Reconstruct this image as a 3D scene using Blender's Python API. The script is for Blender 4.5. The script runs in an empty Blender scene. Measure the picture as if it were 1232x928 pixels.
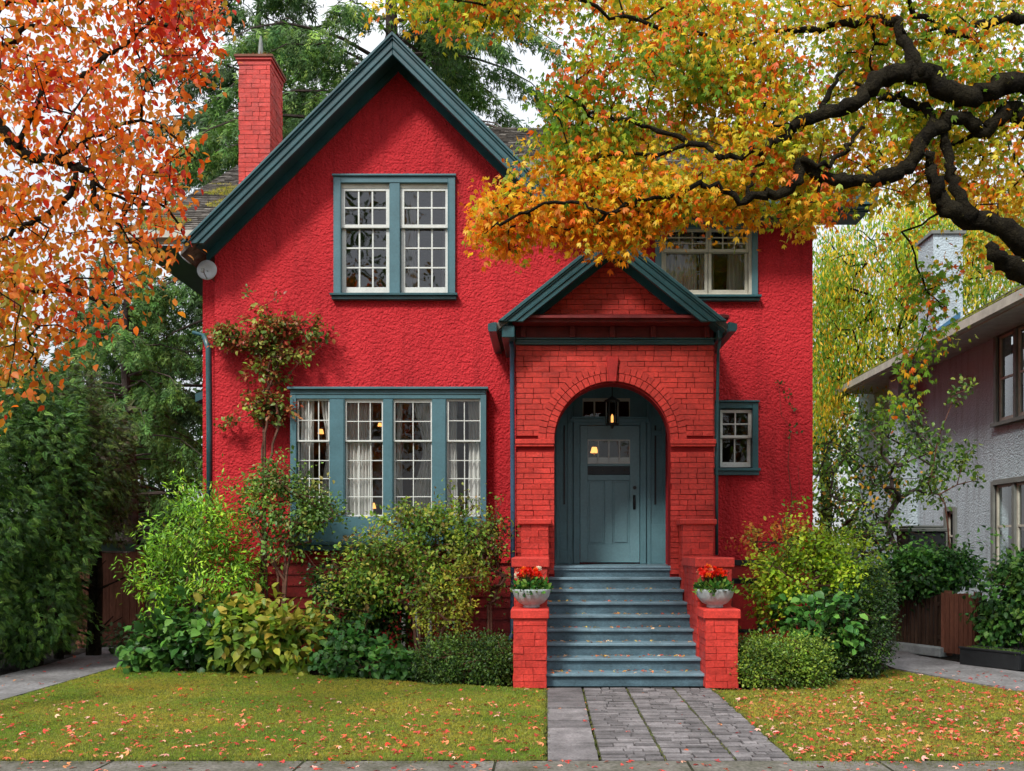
import bpy, bmesh, math, random
import numpy as np
from mathutils import Vector
random.seed(7); rng = np.random.default_rng(11)
R = math.radians
SC = bpy.context.scene; COL = SC.collection
F = 1142.0; EYE = 1.65; U0 = 658.0; V0 = 655.0
def W(u, v, D):
    return np.array(((u-U0)/F*D, D, EYE+(V0-v)/F*D))
def G(u, v, z=0.0):
    D = F*(EYE-z)/(v-V0); return np.array(((u-U0)/F*D, D, z))
def lin(r, g, b):
    f = lambda c: (c/255/12.92) if c/255 <= .04045 else ((c/255+.055)/1.055)**2.4
    return (f(r), f(g), f(b))

# ------------------------------------------------------------------ materials
class NT:
    def __init__(s, name):
        s.m = bpy.data.materials.new(name); s.m.use_nodes = True
        s.t = s.m.node_tree; s.t.nodes.clear(); s.out = s.n('ShaderNodeOutputMaterial')
    def n(s, typ, **kw):
        nd = s.t.nodes.new(typ)
        for k, v in kw.items():
            if k.startswith('i_'):
                key = k[2:].replace('_', ' ')
                nd.inputs[key].default_value = v
            else: setattr(nd, k, v)
        return nd
    def l(s, a, b): s.t.links.new(a, b)
    def ramp(s, fac, stops):
        r = s.n('ShaderNodeValToRGB'); e = r.color_ramp.elements
        while len(e) < len(stops): e.new(.5)
        for i, (p, c) in enumerate(stops):
            e[i].position = p; e[i].color = (*c, 1)
        s.l(fac, r.inputs['Fac']); return r
    def coords(s, scale=(1, 1, 1)):
        tc = s.n('ShaderNodeTexCoord'); mp = s.n('ShaderNodeMapping'); mp.inputs['Scale'].default_value = scale
        g = s.n('ShaderNodeNewGeometry')
        s.l(g.outputs['Position'], mp.inputs['Vector']); return mp.outputs['Vector']

def surf(name, c, rough=.6, var=.12, scale=3.0, bump=0.0, bscale=60.0, dist=.01, spec=.4, c2=None, fine=0.15, stretch=(1,1,1), detail=6, metallic=0, island=0.0, chips=0.0):
    """painted / mineral surface: colour varied at two scales, fine bump"""
    k = NT(name); co = k.coords(stretch)
    p = k.n('ShaderNodeBsdfPrincipled'); p.inputs['Roughness'].default_value = rough
    p.inputs['Specular IOR Level'].default_value = spec; p.inputs['Metallic'].default_value = metallic
    a = k.n('ShaderNodeTexNoise', i_Scale=scale, i_Detail=detail, i_Roughness=.65); k.l(co, a.inputs['Vector'])
    lo = tuple(x*(1-var) for x in c) if c2 is None else c2
    hi = tuple(min(1, x*(1+var)) for x in c)
    r = k.ramp(a.outputs['Fac'], [(.32, lo), (.68, hi)])
    f = k.n('ShaderNodeTexNoise', i_Scale=scale*14, i_Detail=4.0); k.l(co, f.inputs['Vector'])
    fr = k.ramp(f.outputs['Fac'], [(.3, (1-fine,)*3), (.7, (1, 1, 1))])
    mx = k.n('ShaderNodeMix', data_type='RGBA', blend_type='MULTIPLY'); mx.inputs['Factor'].default_value = 1
    k.l(r.outputs['Color'], mx.inputs[6]); k.l(fr.outputs['Color'], mx.inputs[7])
    last = mx.outputs[2]
    if island:      # each brick, paver or shingle has its own tone
        g = k.n('ShaderNodeNewGeometry'); ir = k.ramp(g.outputs['Random Per Island'], [(0, (1-island,)*3), (1, (1+island*.5,)*3)])
        m2 = k.n('ShaderNodeMix', data_type='RGBA', blend_type='MULTIPLY'); m2.inputs['Factor'].default_value = 1
        k.l(last, m2.inputs[6]); k.l(ir.outputs['Color'], m2.inputs[7]); last = m2.outputs[2]
    if chips:       # worn spots and grime
        cn = k.n('ShaderNodeTexNoise', i_Scale=7.0, i_Detail=9.0, i_Roughness=.75); k.l(co, cn.inputs['Vector'])
        cr_ = k.ramp(cn.outputs['Fac'], [(.30, (1-chips,)*3), (.44, (1, 1, 1))])
        m3 = k.n('ShaderNodeMix', data_type='RGBA', blend_type='MULTIPLY'); m3.inputs['Factor'].default_value = 1
        k.l(last, m3.inputs[6]); k.l(cr_.outputs['Color'], m3.inputs[7]); last = m3.outputs[2]
    k.l(last, p.inputs['Base Color'])
    if bump:
        b = k.n('ShaderNodeTexNoise', i_Scale=bscale, i_Detail=5.0, i_Roughness=.6); k.l(co, b.inputs['Vector'])
        bp = k.n('ShaderNodeBump', i_Strength=bump, i_Distance=dist)
        k.l(b.outputs['Fac'], bp.inputs['Height']); k.l(bp.outputs['Normal'], p.inputs['Normal'])
    k.l(p.outputs[0], k.out.inputs['Surface'])
    return k.m

def stucco(name, c, c2, lump=27.0, dist=.022, strength=.85, rough=.7):
    k = NT(name); co = k.coords()
    p = k.n('ShaderNodeBsdfPrincipled', i_Roughness=rough); p.inputs['Specular IOR Level'].default_value = .25
    wn = k.n('ShaderNodeTexNoise', i_Scale=9.0, i_Detail=2.0); k.l(co, wn.inputs['Vector'])
    ad = k.n('ShaderNodeMix', data_type='RGBA', blend_type='LINEAR_LIGHT'); ad.inputs['Factor'].default_value = .05
    k.l(co, ad.inputs[6]); k.l(wn.outputs['Color'], ad.inputs[7])
    v = k.n('ShaderNodeTexVoronoi', feature='SMOOTH_F1', i_Scale=lump); v.inputs['Smoothness'].default_value = .6
    k.l(ad.outputs[2], v.inputs['Vector'])
    n1 = k.n('ShaderNodeTexNoise', i_Scale=lump*1.2, i_Detail=5.0, i_Roughness=.6); k.l(co, n1.inputs['Vector'])
    m = k.n('ShaderNodeMath', operation='MULTIPLY_ADD'); k.l(n1.outputs['Fac'], m.inputs[0]); m.inputs[1].default_value = 1.3
    inv = k.n('ShaderNodeMath', operation='SUBTRACT'); inv.inputs[0].default_value = 1; k.l(v.outputs['Distance'], inv.inputs[1])
    k.l(inv.outputs[0], m.inputs[2])
    bp = k.n('ShaderNodeBump', i_Strength=strength, i_Distance=dist); k.l(m.outputs[0], bp.inputs['Height'])
    k.l(bp.outputs['Normal'], p.inputs['Normal'])
    a = k.n('ShaderNodeTexNoise', i_Scale=.9, i_Detail=7.0, i_Roughness=.7); k.l(co, a.inputs['Vector'])
    r = k.ramp(a.outputs['Fac'], [(.3, c2), (.7, c)])
    f = k.n('ShaderNodeTexNoise', i_Scale=40.0, i_Detail=3.0); k.l(co, f.inputs['Vector'])
    f1 = k.ramp(f.outputs['Fac'], [(.3, (.78,)*3), (.65, (1, 1, 1))])
    ms = k.n('ShaderNodeMapping'); ms.inputs['Scale'].default_value = (2.2, 2.2, .22); k.l(co, ms.inputs['Vector'])
    st = k.n('ShaderNodeTexNoise', i_Scale=2.0, i_Detail=6.0, i_Roughness=.7); k.l(ms.outputs['Vector'], st.inputs['Vector'])
    sr = k.ramp(st.outputs['Fac'], [(.28, (.70, .66, .66)), (.52, (1, 1, 1))])
    fr = k.n('ShaderNodeMix', data_type='RGBA', blend_type='MULTIPLY'); fr.inputs['Factor'].default_value = 1
    k.l(f1.outputs['Color'], fr.inputs[6]); k.l(sr.outputs['Color'], fr.inputs[7])
    mx = k.n('ShaderNodeMix', data_type='RGBA', blend_type='MULTIPLY'); mx.inputs['Factor'].default_value = 1
    k.l(r.outputs['Color'], mx.inputs[6]); k.l(fr.outputs[2], mx.inputs[7])
    k.l(mx.outputs[2], p.inputs['Base Color']); k.l(p.outputs[0], k.out.inputs['Surface'])
    return k.m

def leafmat(name, trans=.4, rough=.45, bright=1.0):
    k = NT(name)
    at = k.n('ShaderNodeAttribute', attribute_name='leaf_colour')
    p = k.n('ShaderNodeBsdfPrincipled', i_Roughness=rough); p.inputs['Specular IOR Level'].default_value = .35
    t = k.n('ShaderNodeBsdfTranslucent')
    mx = k.n('ShaderNodeMixShader'); mx.inputs[0].default_value = trans
    k.l(at.outputs['Color'], p.inputs['Base Color']); k.l(at.outputs['Color'], t.inputs['Color'])
    k.l(p.outputs[0], mx.inputs[1]); k.l(t.outputs[0], mx.inputs[2]); k.l(mx.outputs[0], k.out.inputs['Surface'])
    return k.m

def glassmat(name, tint=(.93, .95, .94), ior=1.62):
    k = NT(name)
    fr = k.n('ShaderNodeFresnel', i_IOR=ior); co = k.coords()
    n = k.n('ShaderNodeTexNoise', i_Scale=2.5, i_Detail=1.0); k.l(co, n.inputs['Vector'])
    bp = k.n('ShaderNodeBump', i_Strength=.25, i_Distance=.01); k.l(n.outputs['Fac'], bp.inputs['Height'])
    t = k.n('ShaderNodeBsdfTransparent'); t.inputs['Color'].default_value = (*tint, 1)
    g = k.n('ShaderNodeBsdfGlossy', i_Roughness=.015); k.l(bp.outputs['Normal'], g.inputs['Normal'])
    mx = k.n('ShaderNodeMixShader'); k.l(fr.outputs[0], mx.inputs[0]); k.l(t.outputs[0], mx.inputs[1]); k.l(g.outputs[0], mx.inputs[2])
    k.l(mx.outputs[0], k.out.inputs['Surface']); return k.m

def emit(name, c, s):
    k = NT(name); e = k.n('ShaderNodeEmission'); e.inputs['Color'].default_value = (*c, 1); e.inputs['Strength'].default_value = s
    k.l(e.outputs[0], k.out.inputs['Surface']); return k.m

def clothmat(name, c, tr=.35):
    k = NT(name); d = k.n('ShaderNodeBsdfDiffuse'); d.inputs['Color'].default_value = (*c, 1)
    t = k.n('ShaderNodeBsdfTranslucent'); t.inputs['Color'].default_value = (*c, 1)
    co = k.coords(); n = k.n('ShaderNodeTexNoise', i_Scale=120.0); k.l(co, n.inputs['Vector'])
    bp = k.n('ShaderNodeBump', i_Strength=.2, i_Distance=.003); k.l(n.outputs['Fac'], bp.inputs['Height']); k.l(bp.outputs['Normal'], d.inputs['Normal'])
    mx = k.n('ShaderNodeMixShader'); mx.inputs[0].default_value = tr
    k.l(d.outputs[0], mx.inputs[1]); k.l(t.outputs[0], mx.inputs[2]); k.l(mx.outputs[0], k.out.inputs['Surface']); return k.m

M = dict(
 stucco=stucco('red_stucco', (.64, .026, .034), (.50, .014, .022)),
 brick=surf('red_painted_brick', (.62, .048, .034), .5, .25, 2.6, .6, 70, .007, .3, fine=.35, island=.14, chips=.40),
 mortar=surf('red_painted_mortar', (.26, .012, .012), .8, .2, 6, .6, 90, .006, .2),
 redwood=surf('red_painted_trim', (.46, .025, .022), .45, .3, 4, .3, 60, .004, .4, fine=.35),
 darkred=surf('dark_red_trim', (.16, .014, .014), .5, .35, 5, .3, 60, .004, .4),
 teal=surf('teal_paint', (.070, .165, .195), .38, .14, 2.5, .15, 40, .003, .5),
 tealdark=surf('dark_teal_paint', (.024, .092, .108), .36, .25, 2.5, .2, 40, .003, .5, fine=.25, stretch=(1, 1, 1)),
 tealporch=surf('porch_teal_paint', (.105, .225, .26), .4, .14, 2.5, .12, 40, .003, .5),
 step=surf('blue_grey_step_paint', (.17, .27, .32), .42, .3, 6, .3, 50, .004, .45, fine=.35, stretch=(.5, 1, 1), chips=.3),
 riser=surf('shaded_riser_paint', (.085, .15, .185), .5, .3, 6, .3, 50, .004, .35, fine=.4, stretch=(.5, 1, 1)),  # dark teal-blue, with the shade below the nosings mixed into the colour
 pipe=surf('blue_pipe_paint', (.035, .08, .14), .4, .2, 3),
 white=surf('white_window_paint', (.68, .70, .66), .4, .1, 4, .1, 40, .002),
 cream=surf('cream_window_paint', (.55, .53, .44), .45, .18, 5, .15, 40, .003),
 glass=glassmat('window_glass'),
 glassdark=glassmat('window_glass_dusky', (.80, .84, .83), 1.10),
 curtain=clothmat('net_curtain', (.86, .84, .80), .25),
 glassup=glassmat('old_window_glass', (.9, .93, .93), 2.1),
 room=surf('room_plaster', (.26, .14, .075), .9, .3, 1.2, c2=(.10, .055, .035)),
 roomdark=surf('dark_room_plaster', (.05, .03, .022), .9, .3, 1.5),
 shingle=surf('weathered_shingles', (.20, .18, .155), .85, .3, 9, .7, 60, .01, .2, c2=(.075, .065, .06), fine=.4, island=.5),
 black=surf('black_metal', (.014, .014, .016), .4, .2, 4),
 blackbox=surf('black_plastic', (.018, .02, .022), .45, .3, 4),
 bark=surf('mossy_dark_bark', (.034, .028, .016), .95, .4, 6, 1.0, 38, .05, .1, c2=(.010, .008, .006), fine=.6),
 barkl=surf('grey_bark', (.10, .075, .065), .85, .3, 8, .8, 60, .01, .2, c2=(.045, .03, .028)),
 stem=surf('brown_stem', (.13, .06, .04), .8, .3, 8, .5, 60, .005, .2),
 wood=surf('red_brown_boards', (.24, .095, .058), .75, .35, 2.5, .5, 40, .005, .25, stretch=(4, 4, .4), fine=.4),
 wooddark=surf('dark_fence_boards', (.085, .05, .034), .8, .4, 3, .5, 40, .005, .2, stretch=(4, 4, .4)),
 greystucco=stucco('grey_stucco', (.53, .63, .68), (.45, .54, .59), 26, .02, .8, .85),
 greytrim=surf('grey_trim_paint', (.17, .18, .165), .5, .2, 4),
 creamtrim=surf('cream_gutter_paint', (.50, .49, .41), .5, .2, 4),
 soffit=surf('weathered_soffit', (.50, .49, .46), .7, .2, 5, .3, 30),
 stone=surf('grey_cast_stone', (.36, .40, .40), .7, .22, 9, .5, 50, .006, .3),
 soil=surf('dark_soil', (.022, .017, .012), .95, .4, 6, 1.0, 30, .05, .1),
 concrete=surf('old_concrete', (.26, .255, .255), .85, .3, 1.6, .7, 45, .012, .25, c2=(.15, .145, .14), fine=.45),
 paver=surf('stone_pavers', (.23, .212, .212), .8, .3, 4, .7, 40, .012, .3, c2=(.14, .13, .13), fine=.4, island=.4, chips=.3),
 mossjoint=surf('mossy_joint', (.035, .038, .022), .95, .4, 9, .6, 60, .01, .1),
 asphalt=surf('asphalt', (.05, .05, .052), .9, .2, 4, .8, 120, .006, .2),
 turf=surf('turf_soil', (.155, .135, .028), .95, .35, 1.3, .9, 70, .02, .1, c2=(.06, .10, .015), fine=.5),
 dish=surf('grey_white_plastic', (.55, .57, .60), .5, .1, 6),
 brass=surf('aged_brass', (.20, .13, .06), .35, .2, 8, metallic=1),
 warm=emit('warm_lamp_glow', (1, .40, .10), 1.5),
 candle=surf('ivory_wax', (.75, .72, .62), .5, .05, 5),
 leaf=leafmat('leaf', .5), leafg=leafmat('shrub_leaf', .3, .4), needle=leafmat('needle', .2, .6), litter=leafmat('dry_leaf', .15, .7),
 petal=leafmat('petal', .3, .5),
)

# ------------------------------------------------------------------ mesh builder
CUR = {'o': np.zeros(3)}
class MB:
    def __init__(s): s.v = []; s.f = []
    def add(s, vs, fs):
        b = len(s.v); s.v += [tuple(map(float, p)) for p in vs]; s.f += [tuple(i+b for i in f) for f in fs]; return s
    def box(s, x0, x1, y0, y1, z0, z1, j=0.0):
        vs = [(x, y, z) for x in (x0, x1) for y in (y0, y1) for z in (z0, z1)]
        if j: vs = [tuple(c+random.uniform(-j, j) for c in p) for p in vs]
        return s.add(vs, [(0, 1, 3, 2), (4, 6, 7, 5), (0, 4, 5, 1), (2, 3, 7, 6), (0, 2, 6, 4), (1, 5, 7, 3)])
    def hexa(s, a, b):      # two matching quads
        return s.add(list(a)+list(b), [(3, 2, 1, 0), (4, 5, 6, 7), (0, 1, 5, 4), (1, 2, 6, 5), (2, 3, 7, 6), (3, 0, 4, 7)])
    def prism(s, poly, y0, y1):       # poly in XZ extruded in Y
        n = len(poly); vs = [(p[0], y0, p[1]) for p in poly]+[(p[0], y1, p[1]) for p in poly]
        fs = [tuple(range(n)), tuple(range(2*n-1, n-1, -1))]+[(i, i+n, (i+1) % n+n, (i+1) % n) for i in range(n)]
        return s.add(vs, fs)
    def tube(s, pts, rad, n=8, cap=True, lump=0.0):
        pts = [np.array(p, float) for p in pts]; m = len(pts)
        if not hasattr(rad, '__len__'): rad = [rad]*m
        t0 = pts[1]-pts[0]; t0 /= np.linalg.norm(t0)+1e-9
        up = np.array((0, 0, 1.)) if abs(t0[2]) < .9 else np.array((1., 0, 0))
        a = np.cross(t0, up); a /= np.linalg.norm(a); vs = []
        for i, p in enumerate(pts):
            t = pts[min(i+1, m-1)]-pts[max(i-1, 0)]; t /= np.linalg.norm(t)+1e-9
            a = a-t*np.dot(a, t); a /= np.linalg.norm(a)+1e-9; b = np.cross(t, a)
            for k in range(n):
                w = 2*math.pi*k/n; r = rad[i]*(1+random.uniform(-lump, lump))
                vs.append(p+r*(math.cos(w)*a+math.sin(w)*b))
        fs = [(i*n+k, i*n+(k+1) % n, (i+1)*n+(k+1) % n, (i+1)*n+k) for i in range(m-1) for k in range(n)]
        if cap: fs += [tuple(range(n-1, -1, -1)), tuple((m-1)*n+k for k in range(n))]
        return s.add(vs, fs)
    def lathe(s, prof, c, n=24, sx=1, sy=1):
        vs = []; m = len(prof)
        for r, z in prof:
            for k in range(n):
                w = 2*math.pi*k/n; vs.append((c[0]+r*math.cos(w)*sx, c[1]+r*math.sin(w)*sy, c[2]+z))
        fs = [(i*n+k, i*n+(k+1) % n, (i+1)*n+(k+1) % n, (i+1)*n+k) for i in range(m-1) for k in range(n)]
        fs += [tuple(range(n-1, -1, -1)), tuple((m-1)*n+k for k in range(n))]
        return s.add(vs, fs)
    def build(s, name, mat, parent=None, smooth=False, bevel=0.0, **tags):
        me = bpy.data.meshes.new(name)
        o0 = CUR['o'] if parent is not None else np.zeros(3)
        me.from_pydata([(p[0]-o0[0], p[1]-o0[1], p[2]-o0[2]) for p in s.v], [], s.f)
        bm = bmesh.new(); bm.from_mesh(me)
        bmesh.ops.recalc_face_normals(bm, faces=bm.faces)
        if bevel: bmesh.ops.bevel(bm, geom=list(bm.edges), offset=bevel, segments=1, affect='EDGES', clamp_overlap=True)
        bm.to_mesh(me); bm.free()
        if smooth: me.polygons.foreach_set('use_smooth', [True]*len(me.polygons))
        me.materials.append(M[mat] if isinstance(mat, str) else mat)
        o = bpy.data.objects.new(name, me); COL.objects.link(o)
        if parent is not None: o.parent = parent
        for k, v in tags.items(): o[k] = v
        return o

def thing(name, label, cat, loc, group=None):
    o = bpy.data.objects.new(name, None); COL.objects.link(o); o.location = tuple(map(float, loc))
    o['label'] = label; o['category'] = cat
    if group: o['group'] = group
    CUR['o'] = np.array(loc, float); o.empty_display_size = .2
    return o

def tri_wall(outer, holes, y0, y1):
    """XZ polygon with holes extruded from y0 (front) to y1"""
    bm = bmesh.new(); edges = []
    for loop in [outer]+holes:
        vs = [bm.verts.new((p[0], 0, p[1])) for p in loop]
        edges += [bm.edges.new((vs[i], vs[(i+1) % len(vs)])) for i in range(len(vs))]
    bmesh.ops.triangle_fill(bm, use_beauty=True, use_dissolve=False, edges=edges)
    bm.verts.ensure_lookup_table(); bm.verts.index_update()
    tv = [(v.co.x, v.co.z) for v in bm.verts]; tf = [[v.index for v in f.verts] for f in bm.faces]; bm.free()
    mb = MB(); n = len(tv)
    mb.add([(a, y0, b) for a, b in tv]+[(a, y1, b) for a, b in tv], [tuple(f) for f in tf]+[tuple(i+n for i in reversed(f)) for f in tf])
    base = 0
    for loop in [outer]+holes:
        k = len(loop); vs = [(p[0], y0, p[1]) for p in loop]+[(p[0], y1, p[1]) for p in loop]
        mb.add(vs, [(i, (i+1) % k, (i+1) % k+k, i+k) for i in range(k)])
    return mb
def rect(x0, x1, z0, z1): return [(x0, z0), (x1, z0), (x1, z1), (x0, z1)]

# ------------------------------------------------------------------ instanced leaves
def tmpl_oval(w=.30):
    v = [(0,0,0),(0,.35,0),(0,.7,-.03),(0,1,-.14),(-w,.32,.09),(-w*.8,.68,.05),(w,.32,.09),(w*.8,.68,.05)]
    return np.array(v), [(0,1,4),(1,2,5,4),(2,3,5),(0,6,1),(1,6,7,2),(2,7,3)]
def tmpl_rhomb(w=.28, fold=.1):
    return np.array([(0,0,0),(-w,.45,fold),(0,1,-.08),(w,.45,fold)]), [(0,2,1),(0,3,2)]
def tmpl_palm(n=5, spread=75, w=.13):
    v = []; f = []
    for i, a in enumerate(np.linspace(-spread, spread, n)):
        l = 1-.4*abs(a)/90; c, s = math.cos(R(a)), math.sin(R(a)); z = -.18*abs(a)/90
        b = len(v)
        for (x, y, zz) in ((0,0,0),(-w,l*.5,z*.5+.03),(0,l,z-.1),(w,l*.5,z*.5+.03)):
            v.append((x*c+y*s, -x*s+y*c, zz))
        f.append((b, b+3, b+2, b+1))
    return np.array(v), f
def tmpl_frond(st=8, ang=52, l=.34, w=.035, droop=.25):
    v = []; f = []
    for i in range(st):
        t = (i+.5)/st; y = t; z = -droop*t*t; ll = l*(1-.75*t)+.04
        for sgn in (-1, 1):
            c, s = math.cos(R(ang)), math.sin(R(ang))*sgn
            b = len(v); nx, ny = c, -s
            p0 = np.array((0, y, z)); p1 = p0+np.array((s*ll*.5, c*ll*.5, -.02)); p2 = p0+np.array((s*ll, c*ll, -ll*.35))
            o = np.array((nx, ny, 0))*w*(1 if sgn > 0 else -1)
            v += [p0, p1+o, p2, p1-o]; f.append((b, b+1, b+2, b+3))
    return np.array(v), f
def tmpl_tuft(n=5, w=.08):
    v = []; f = []; r = random.Random(3)
    for i in range(n):
        a = r.uniform(0, 6.28); b = len(v); lx, ly = math.cos(a)*.45, math.sin(a)*.45; ox, oy = r.uniform(-.5,.5), r.uniform(-.5,.5)
        v += [(ox-ly*w*2, oy+lx*w*2, 0), (ox+ly*w*2, oy-lx*w*2, 0), (ox+lx, oy+ly, r.uniform(.7, 1.1))]; f.append((b, b+1, b+2))
    return np.array(v), f
def tmpl_hang():
    r = random.Random(5); v = []; f = []
    for i in range(15):
        y0 = r.uniform(0, .85); x0 = r.uniform(-.12, .12)*(1-y0*.5); a = r.uniform(-1, 1)*.9; l = r.uniform(.22, .42)*(1-.4*y0); w = .028
        p0 = np.array((x0, y0, r.uniform(-.04, .04))); d = np.array((math.sin(a), math.cos(a), r.uniform(-.5, .1))); o = np.array((math.cos(a), -math.sin(a), r.uniform(-.3, .3)))*w
        b = len(v); v += [p0, p0+d*l*.45+o, p0+d*l, p0+d*l*.45-o]; f.append((b, b+1, b+2, b+3))
    return np.array(v), f
T = dict(hang=tmpl_hang(), oval=tmpl_oval(), ovalw=tmpl_oval(.38), rhomb=tmpl_rhomb(), narrow=tmpl_rhomb(.15, .05), palm=tmpl_palm(), palm3=tmpl_palm(3, 50, .17), maple=tmpl_palm(3, 30, .15),
         frond=tmpl_frond(), cedar=tmpl_frond(6, 45, .5, .06, .45), tuft=tmpl_tuft())

def nrm(a): return a/(np.linalg.norm(a, axis=-1, keepdims=True)+1e-9)
def scatter(name, tm, P, D, Nn, S, C, mat, parent=None, **tags):
    """one mesh of many leaves: position, axis, normal, size and own colour per leaf"""
    tv, tf = T[tm]; n = len(P); k = len(tv)
    Y = nrm(D); X = nrm(np.cross(Y, Nn)); Z = np.cross(X, Y)
    S = np.asarray(S).reshape(-1, 1, 1)
    V = P[:, None, :]+S*(tv[None, :, 0:1]*X[:, None]+tv[None, :, 1:2]*Y[:, None]+tv[None, :, 2:3]*Z[:, None])
    if parent is not None: V = V-CUR['o']
    V = V.reshape(-1, 3)
    ls = np.array([len(f) for f in tf]); fl = np.concatenate([np.array(f) for f in tf])
    loops = (fl[None]+(np.arange(n)*k)[:, None]).reshape(-1)
    sizes = np.tile(ls, n); starts = np.concatenate(([0], np.cumsum(sizes)[:-1]))
    me = bpy.data.meshes.new(name); me.vertices.add(len(V)); me.vertices.foreach_set('co', V.astype(np.float32).ravel())
    me.loops.add(len(loops)); me.loops.foreach_set('vertex_index', loops.astype(np.int32))
    me.polygons.add(len(sizes)); me.polygons.foreach_set('loop_start', starts.astype(np.int32))
    me.update(calc_edges=True)
    at = me.color_attributes.new('leaf_colour', 'FLOAT_COLOR', 'POINT')
    cc = np.concatenate([np.repeat(np.clip(C, 0, 1), k, axis=0), np.ones((n*k, 1))], axis=1)
    at.data.foreach_set('color', cc.astype(np.float32).ravel())
    me.materials.append(M[mat])
    o = bpy.data.objects.new(name, me); COL.objects.link(o)
    if parent is not None: o.parent = parent
    for a, b in tags.items(): o[a] = b
    return o

def pal(cols, idx=None, n=None, jit=.15):
    P = np.array([lin(*c) for c in cols])
    if idx is None: idx = rng.integers(0, len(P), n)
    c = P[np.clip(idx, 0, len(P)-1)]
    return c*(1+rng.normal(0, jit, (len(c), 1)))*(1+rng.normal(0, jit*.4, c.shape))

def grow(trunk, targets, step=.25, sag=.0, wander=.08):
    """branch skeleton: every target is joined to the nearest node grown so far"""
    pos = [np.array(p, float) for p in trunk]; par = [-1]+list(range(len(trunk)-1))
    cap = len(trunk)+sum(2 for _ in targets)*30
    A = np.zeros((cap, 3)); n = len(pos); A[:n] = pos
    par = par+[0]*(cap-n)
    d = np.array([np.min(np.linalg.norm(A[:n]-t, axis=1)) for t in targets]); order = np.argsort(d)
    leafn = []
    for i in order:
        t = targets[i]; dd = np.linalg.norm(A[:n]-t, axis=1)+.5*np.maximum(0, A[:n, 2]-t[2])
        j = int(np.argmin(dd)); a = A[j].copy(); L = np.linalg.norm(t-a); m = min(28, max(1, int(L/step)))
        prev = j
        for q in range(1, m+1):
            w = q/m; p = a+(t-a)*w; p[2] += sag*L*math.sin(math.pi*w)
            if q < m: p = p+rng.normal(0, wander*step, 3)
            if n >= cap: break
            A[n] = p; par[n] = prev; prev = n; n += 1
        leafn.append(prev)
    cnt = np.zeros(n); 
    for q in leafn: cnt[q] += 1
    for q in range(n-1, 0, -1):
        if par[q] >= 0: cnt[par[q]] += cnt[q]
    return A[:n], par[:n], cnt
def sticks(mb, A, par, cnt, r0, start, power=.42, n=5, rmax=9):
    for q in range(start, len(A)):
        p = par[q]
        if p < 0: continue
        ra = min(rmax, r0*max(1, cnt[p])**power); rb = min(rmax, r0*max(1, cnt[q])**power); ra = min(ra, rb*1.6)
        d = A[q]-A[p]; L = np.linalg.norm(d)
        if L < 1e-4: continue
        d /= L; a = np.cross(d, (0, 0, 1.) if abs(d[2]) < .9 else (1., 0, 0)); a /= np.linalg.norm(a); b = np.cross(d, a)
        ring = [math.cos(2*math.pi*k/n)*a+math.sin(2*math.pi*k/n)*b for k in range(n)]
        mb.add([A[p]+ra*x for x in ring]+[A[q]+rb*x for x in ring], [(k, (k+1) % n, (k+1) % n+n, k+n) for k in range(n)])

def smoothpath(pts, k=4):
    pts = [np.array(p, float) for p in pts]; out = []
    for i in range(len(pts)-1):
        p0 = pts[max(i-1, 0)]; p1 = pts[i]; p2 = pts[i+1]; p3 = pts[min(i+2, len(pts)-1)]
        for q in range(k):
            t = q/k
            out.append(.5*((2*p1)+(-p0+p2)*t+(2*p0-5*p1+4*p2-p3)*t*t+(-p0+3*p1-3*p2+p3)*t**3))
    out.append(pts[-1]); return out

# ================================================================== GROUND
def sheet(name, pts, z, mat, th=None, **k):
    n = len(pts); mb = MB()
    if th: mb.add([(p[0], p[1], z) for p in pts]+[(p[0], p[1], z-th) for p in pts], [tuple(range(n)), tuple(range(2*n-1, n-1, -1))]+[(i, (i+1) % n, (i+1) % n+n, i+n) for i in range(n)])
    else: mb.add([(p[0], p[1], z) for p in pts], [tuple(range(n))])
    return mb.build(name, mat, kind='structure')
sheet('ground', [(-400, -400), (400, -400), (400, 500), (-400, 500)], -.03, 'soil')
sheet('road', [(-60, -7), (60, -7), (60, 3.4), (-60, 3.4)], -.10+.078, 'asphalt')
sheet('sidewalk', [(-40, 5.3), (40, 5.3), (40, 7.2), (-40, 7.2)], .006, surf('mossy_sidewalk', (.20, .185, .165), .9, .3, 2.6, .7, 45, .012, .2, c2=(.095, .095, .06), fine=.5), .06)
MB().box(-40, 40, 3.4, 3.56, -.05, .07).build('kerb', 'concrete', kind='structure', bevel=.015)
def ragged(p, q, m=60, j=.018):
    return [(p[0]+(q[0]-p[0])*i/m+random.gauss(0, j)*(0 if i in (0,) else 1), p[1]+(q[1]-p[1])*i/m+random.gauss(0, j)*(0 if i in (0,) else 1)) for i in range(m)]
LL = ragged((-5.75, 7.24), (-.01, 7.24), 120)+ragged((-.01, 7.24), (-.01, 10.75), 70, .01)+[(-.01, 10.75), (-.5, 11.0), (-1.6, 11.35), (-3.2, 12.1), (-5.0, 12.35), (-5.75, 12.9)]
RL = ragged((1.90, 7.22), (9, 7.22), 120, .035)+[(9, 7.22), (9, 8.6), (6.9, 9.48), (5.9, 10.1), (5.4, 10.4), (5.12, 11.0), (4.9, 11.6), (4.7, 12.1), (4.55, 12.5), (3.6, 11.6), (2.3, 10.75)]+ragged((1.88, 10.75), (1.88, 7.3), 70, .012)
sheet('lawn', LL, 0, 'turf'); sheet('lawn', RL, 0, 'turf'); sheet('verge', [(-40, 3.56), (40, 3.56), (40, 5.3), (-40, 5.3)], -.002, 'turf')
sheet('path', [(-6.85, 7.28), (-5.78, 7.28), (-5.78, 13.0), (-6.1, 15.2), (-7.1, 15.2), (-6.85, 13)], .004, 'concrete', .05)
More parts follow.
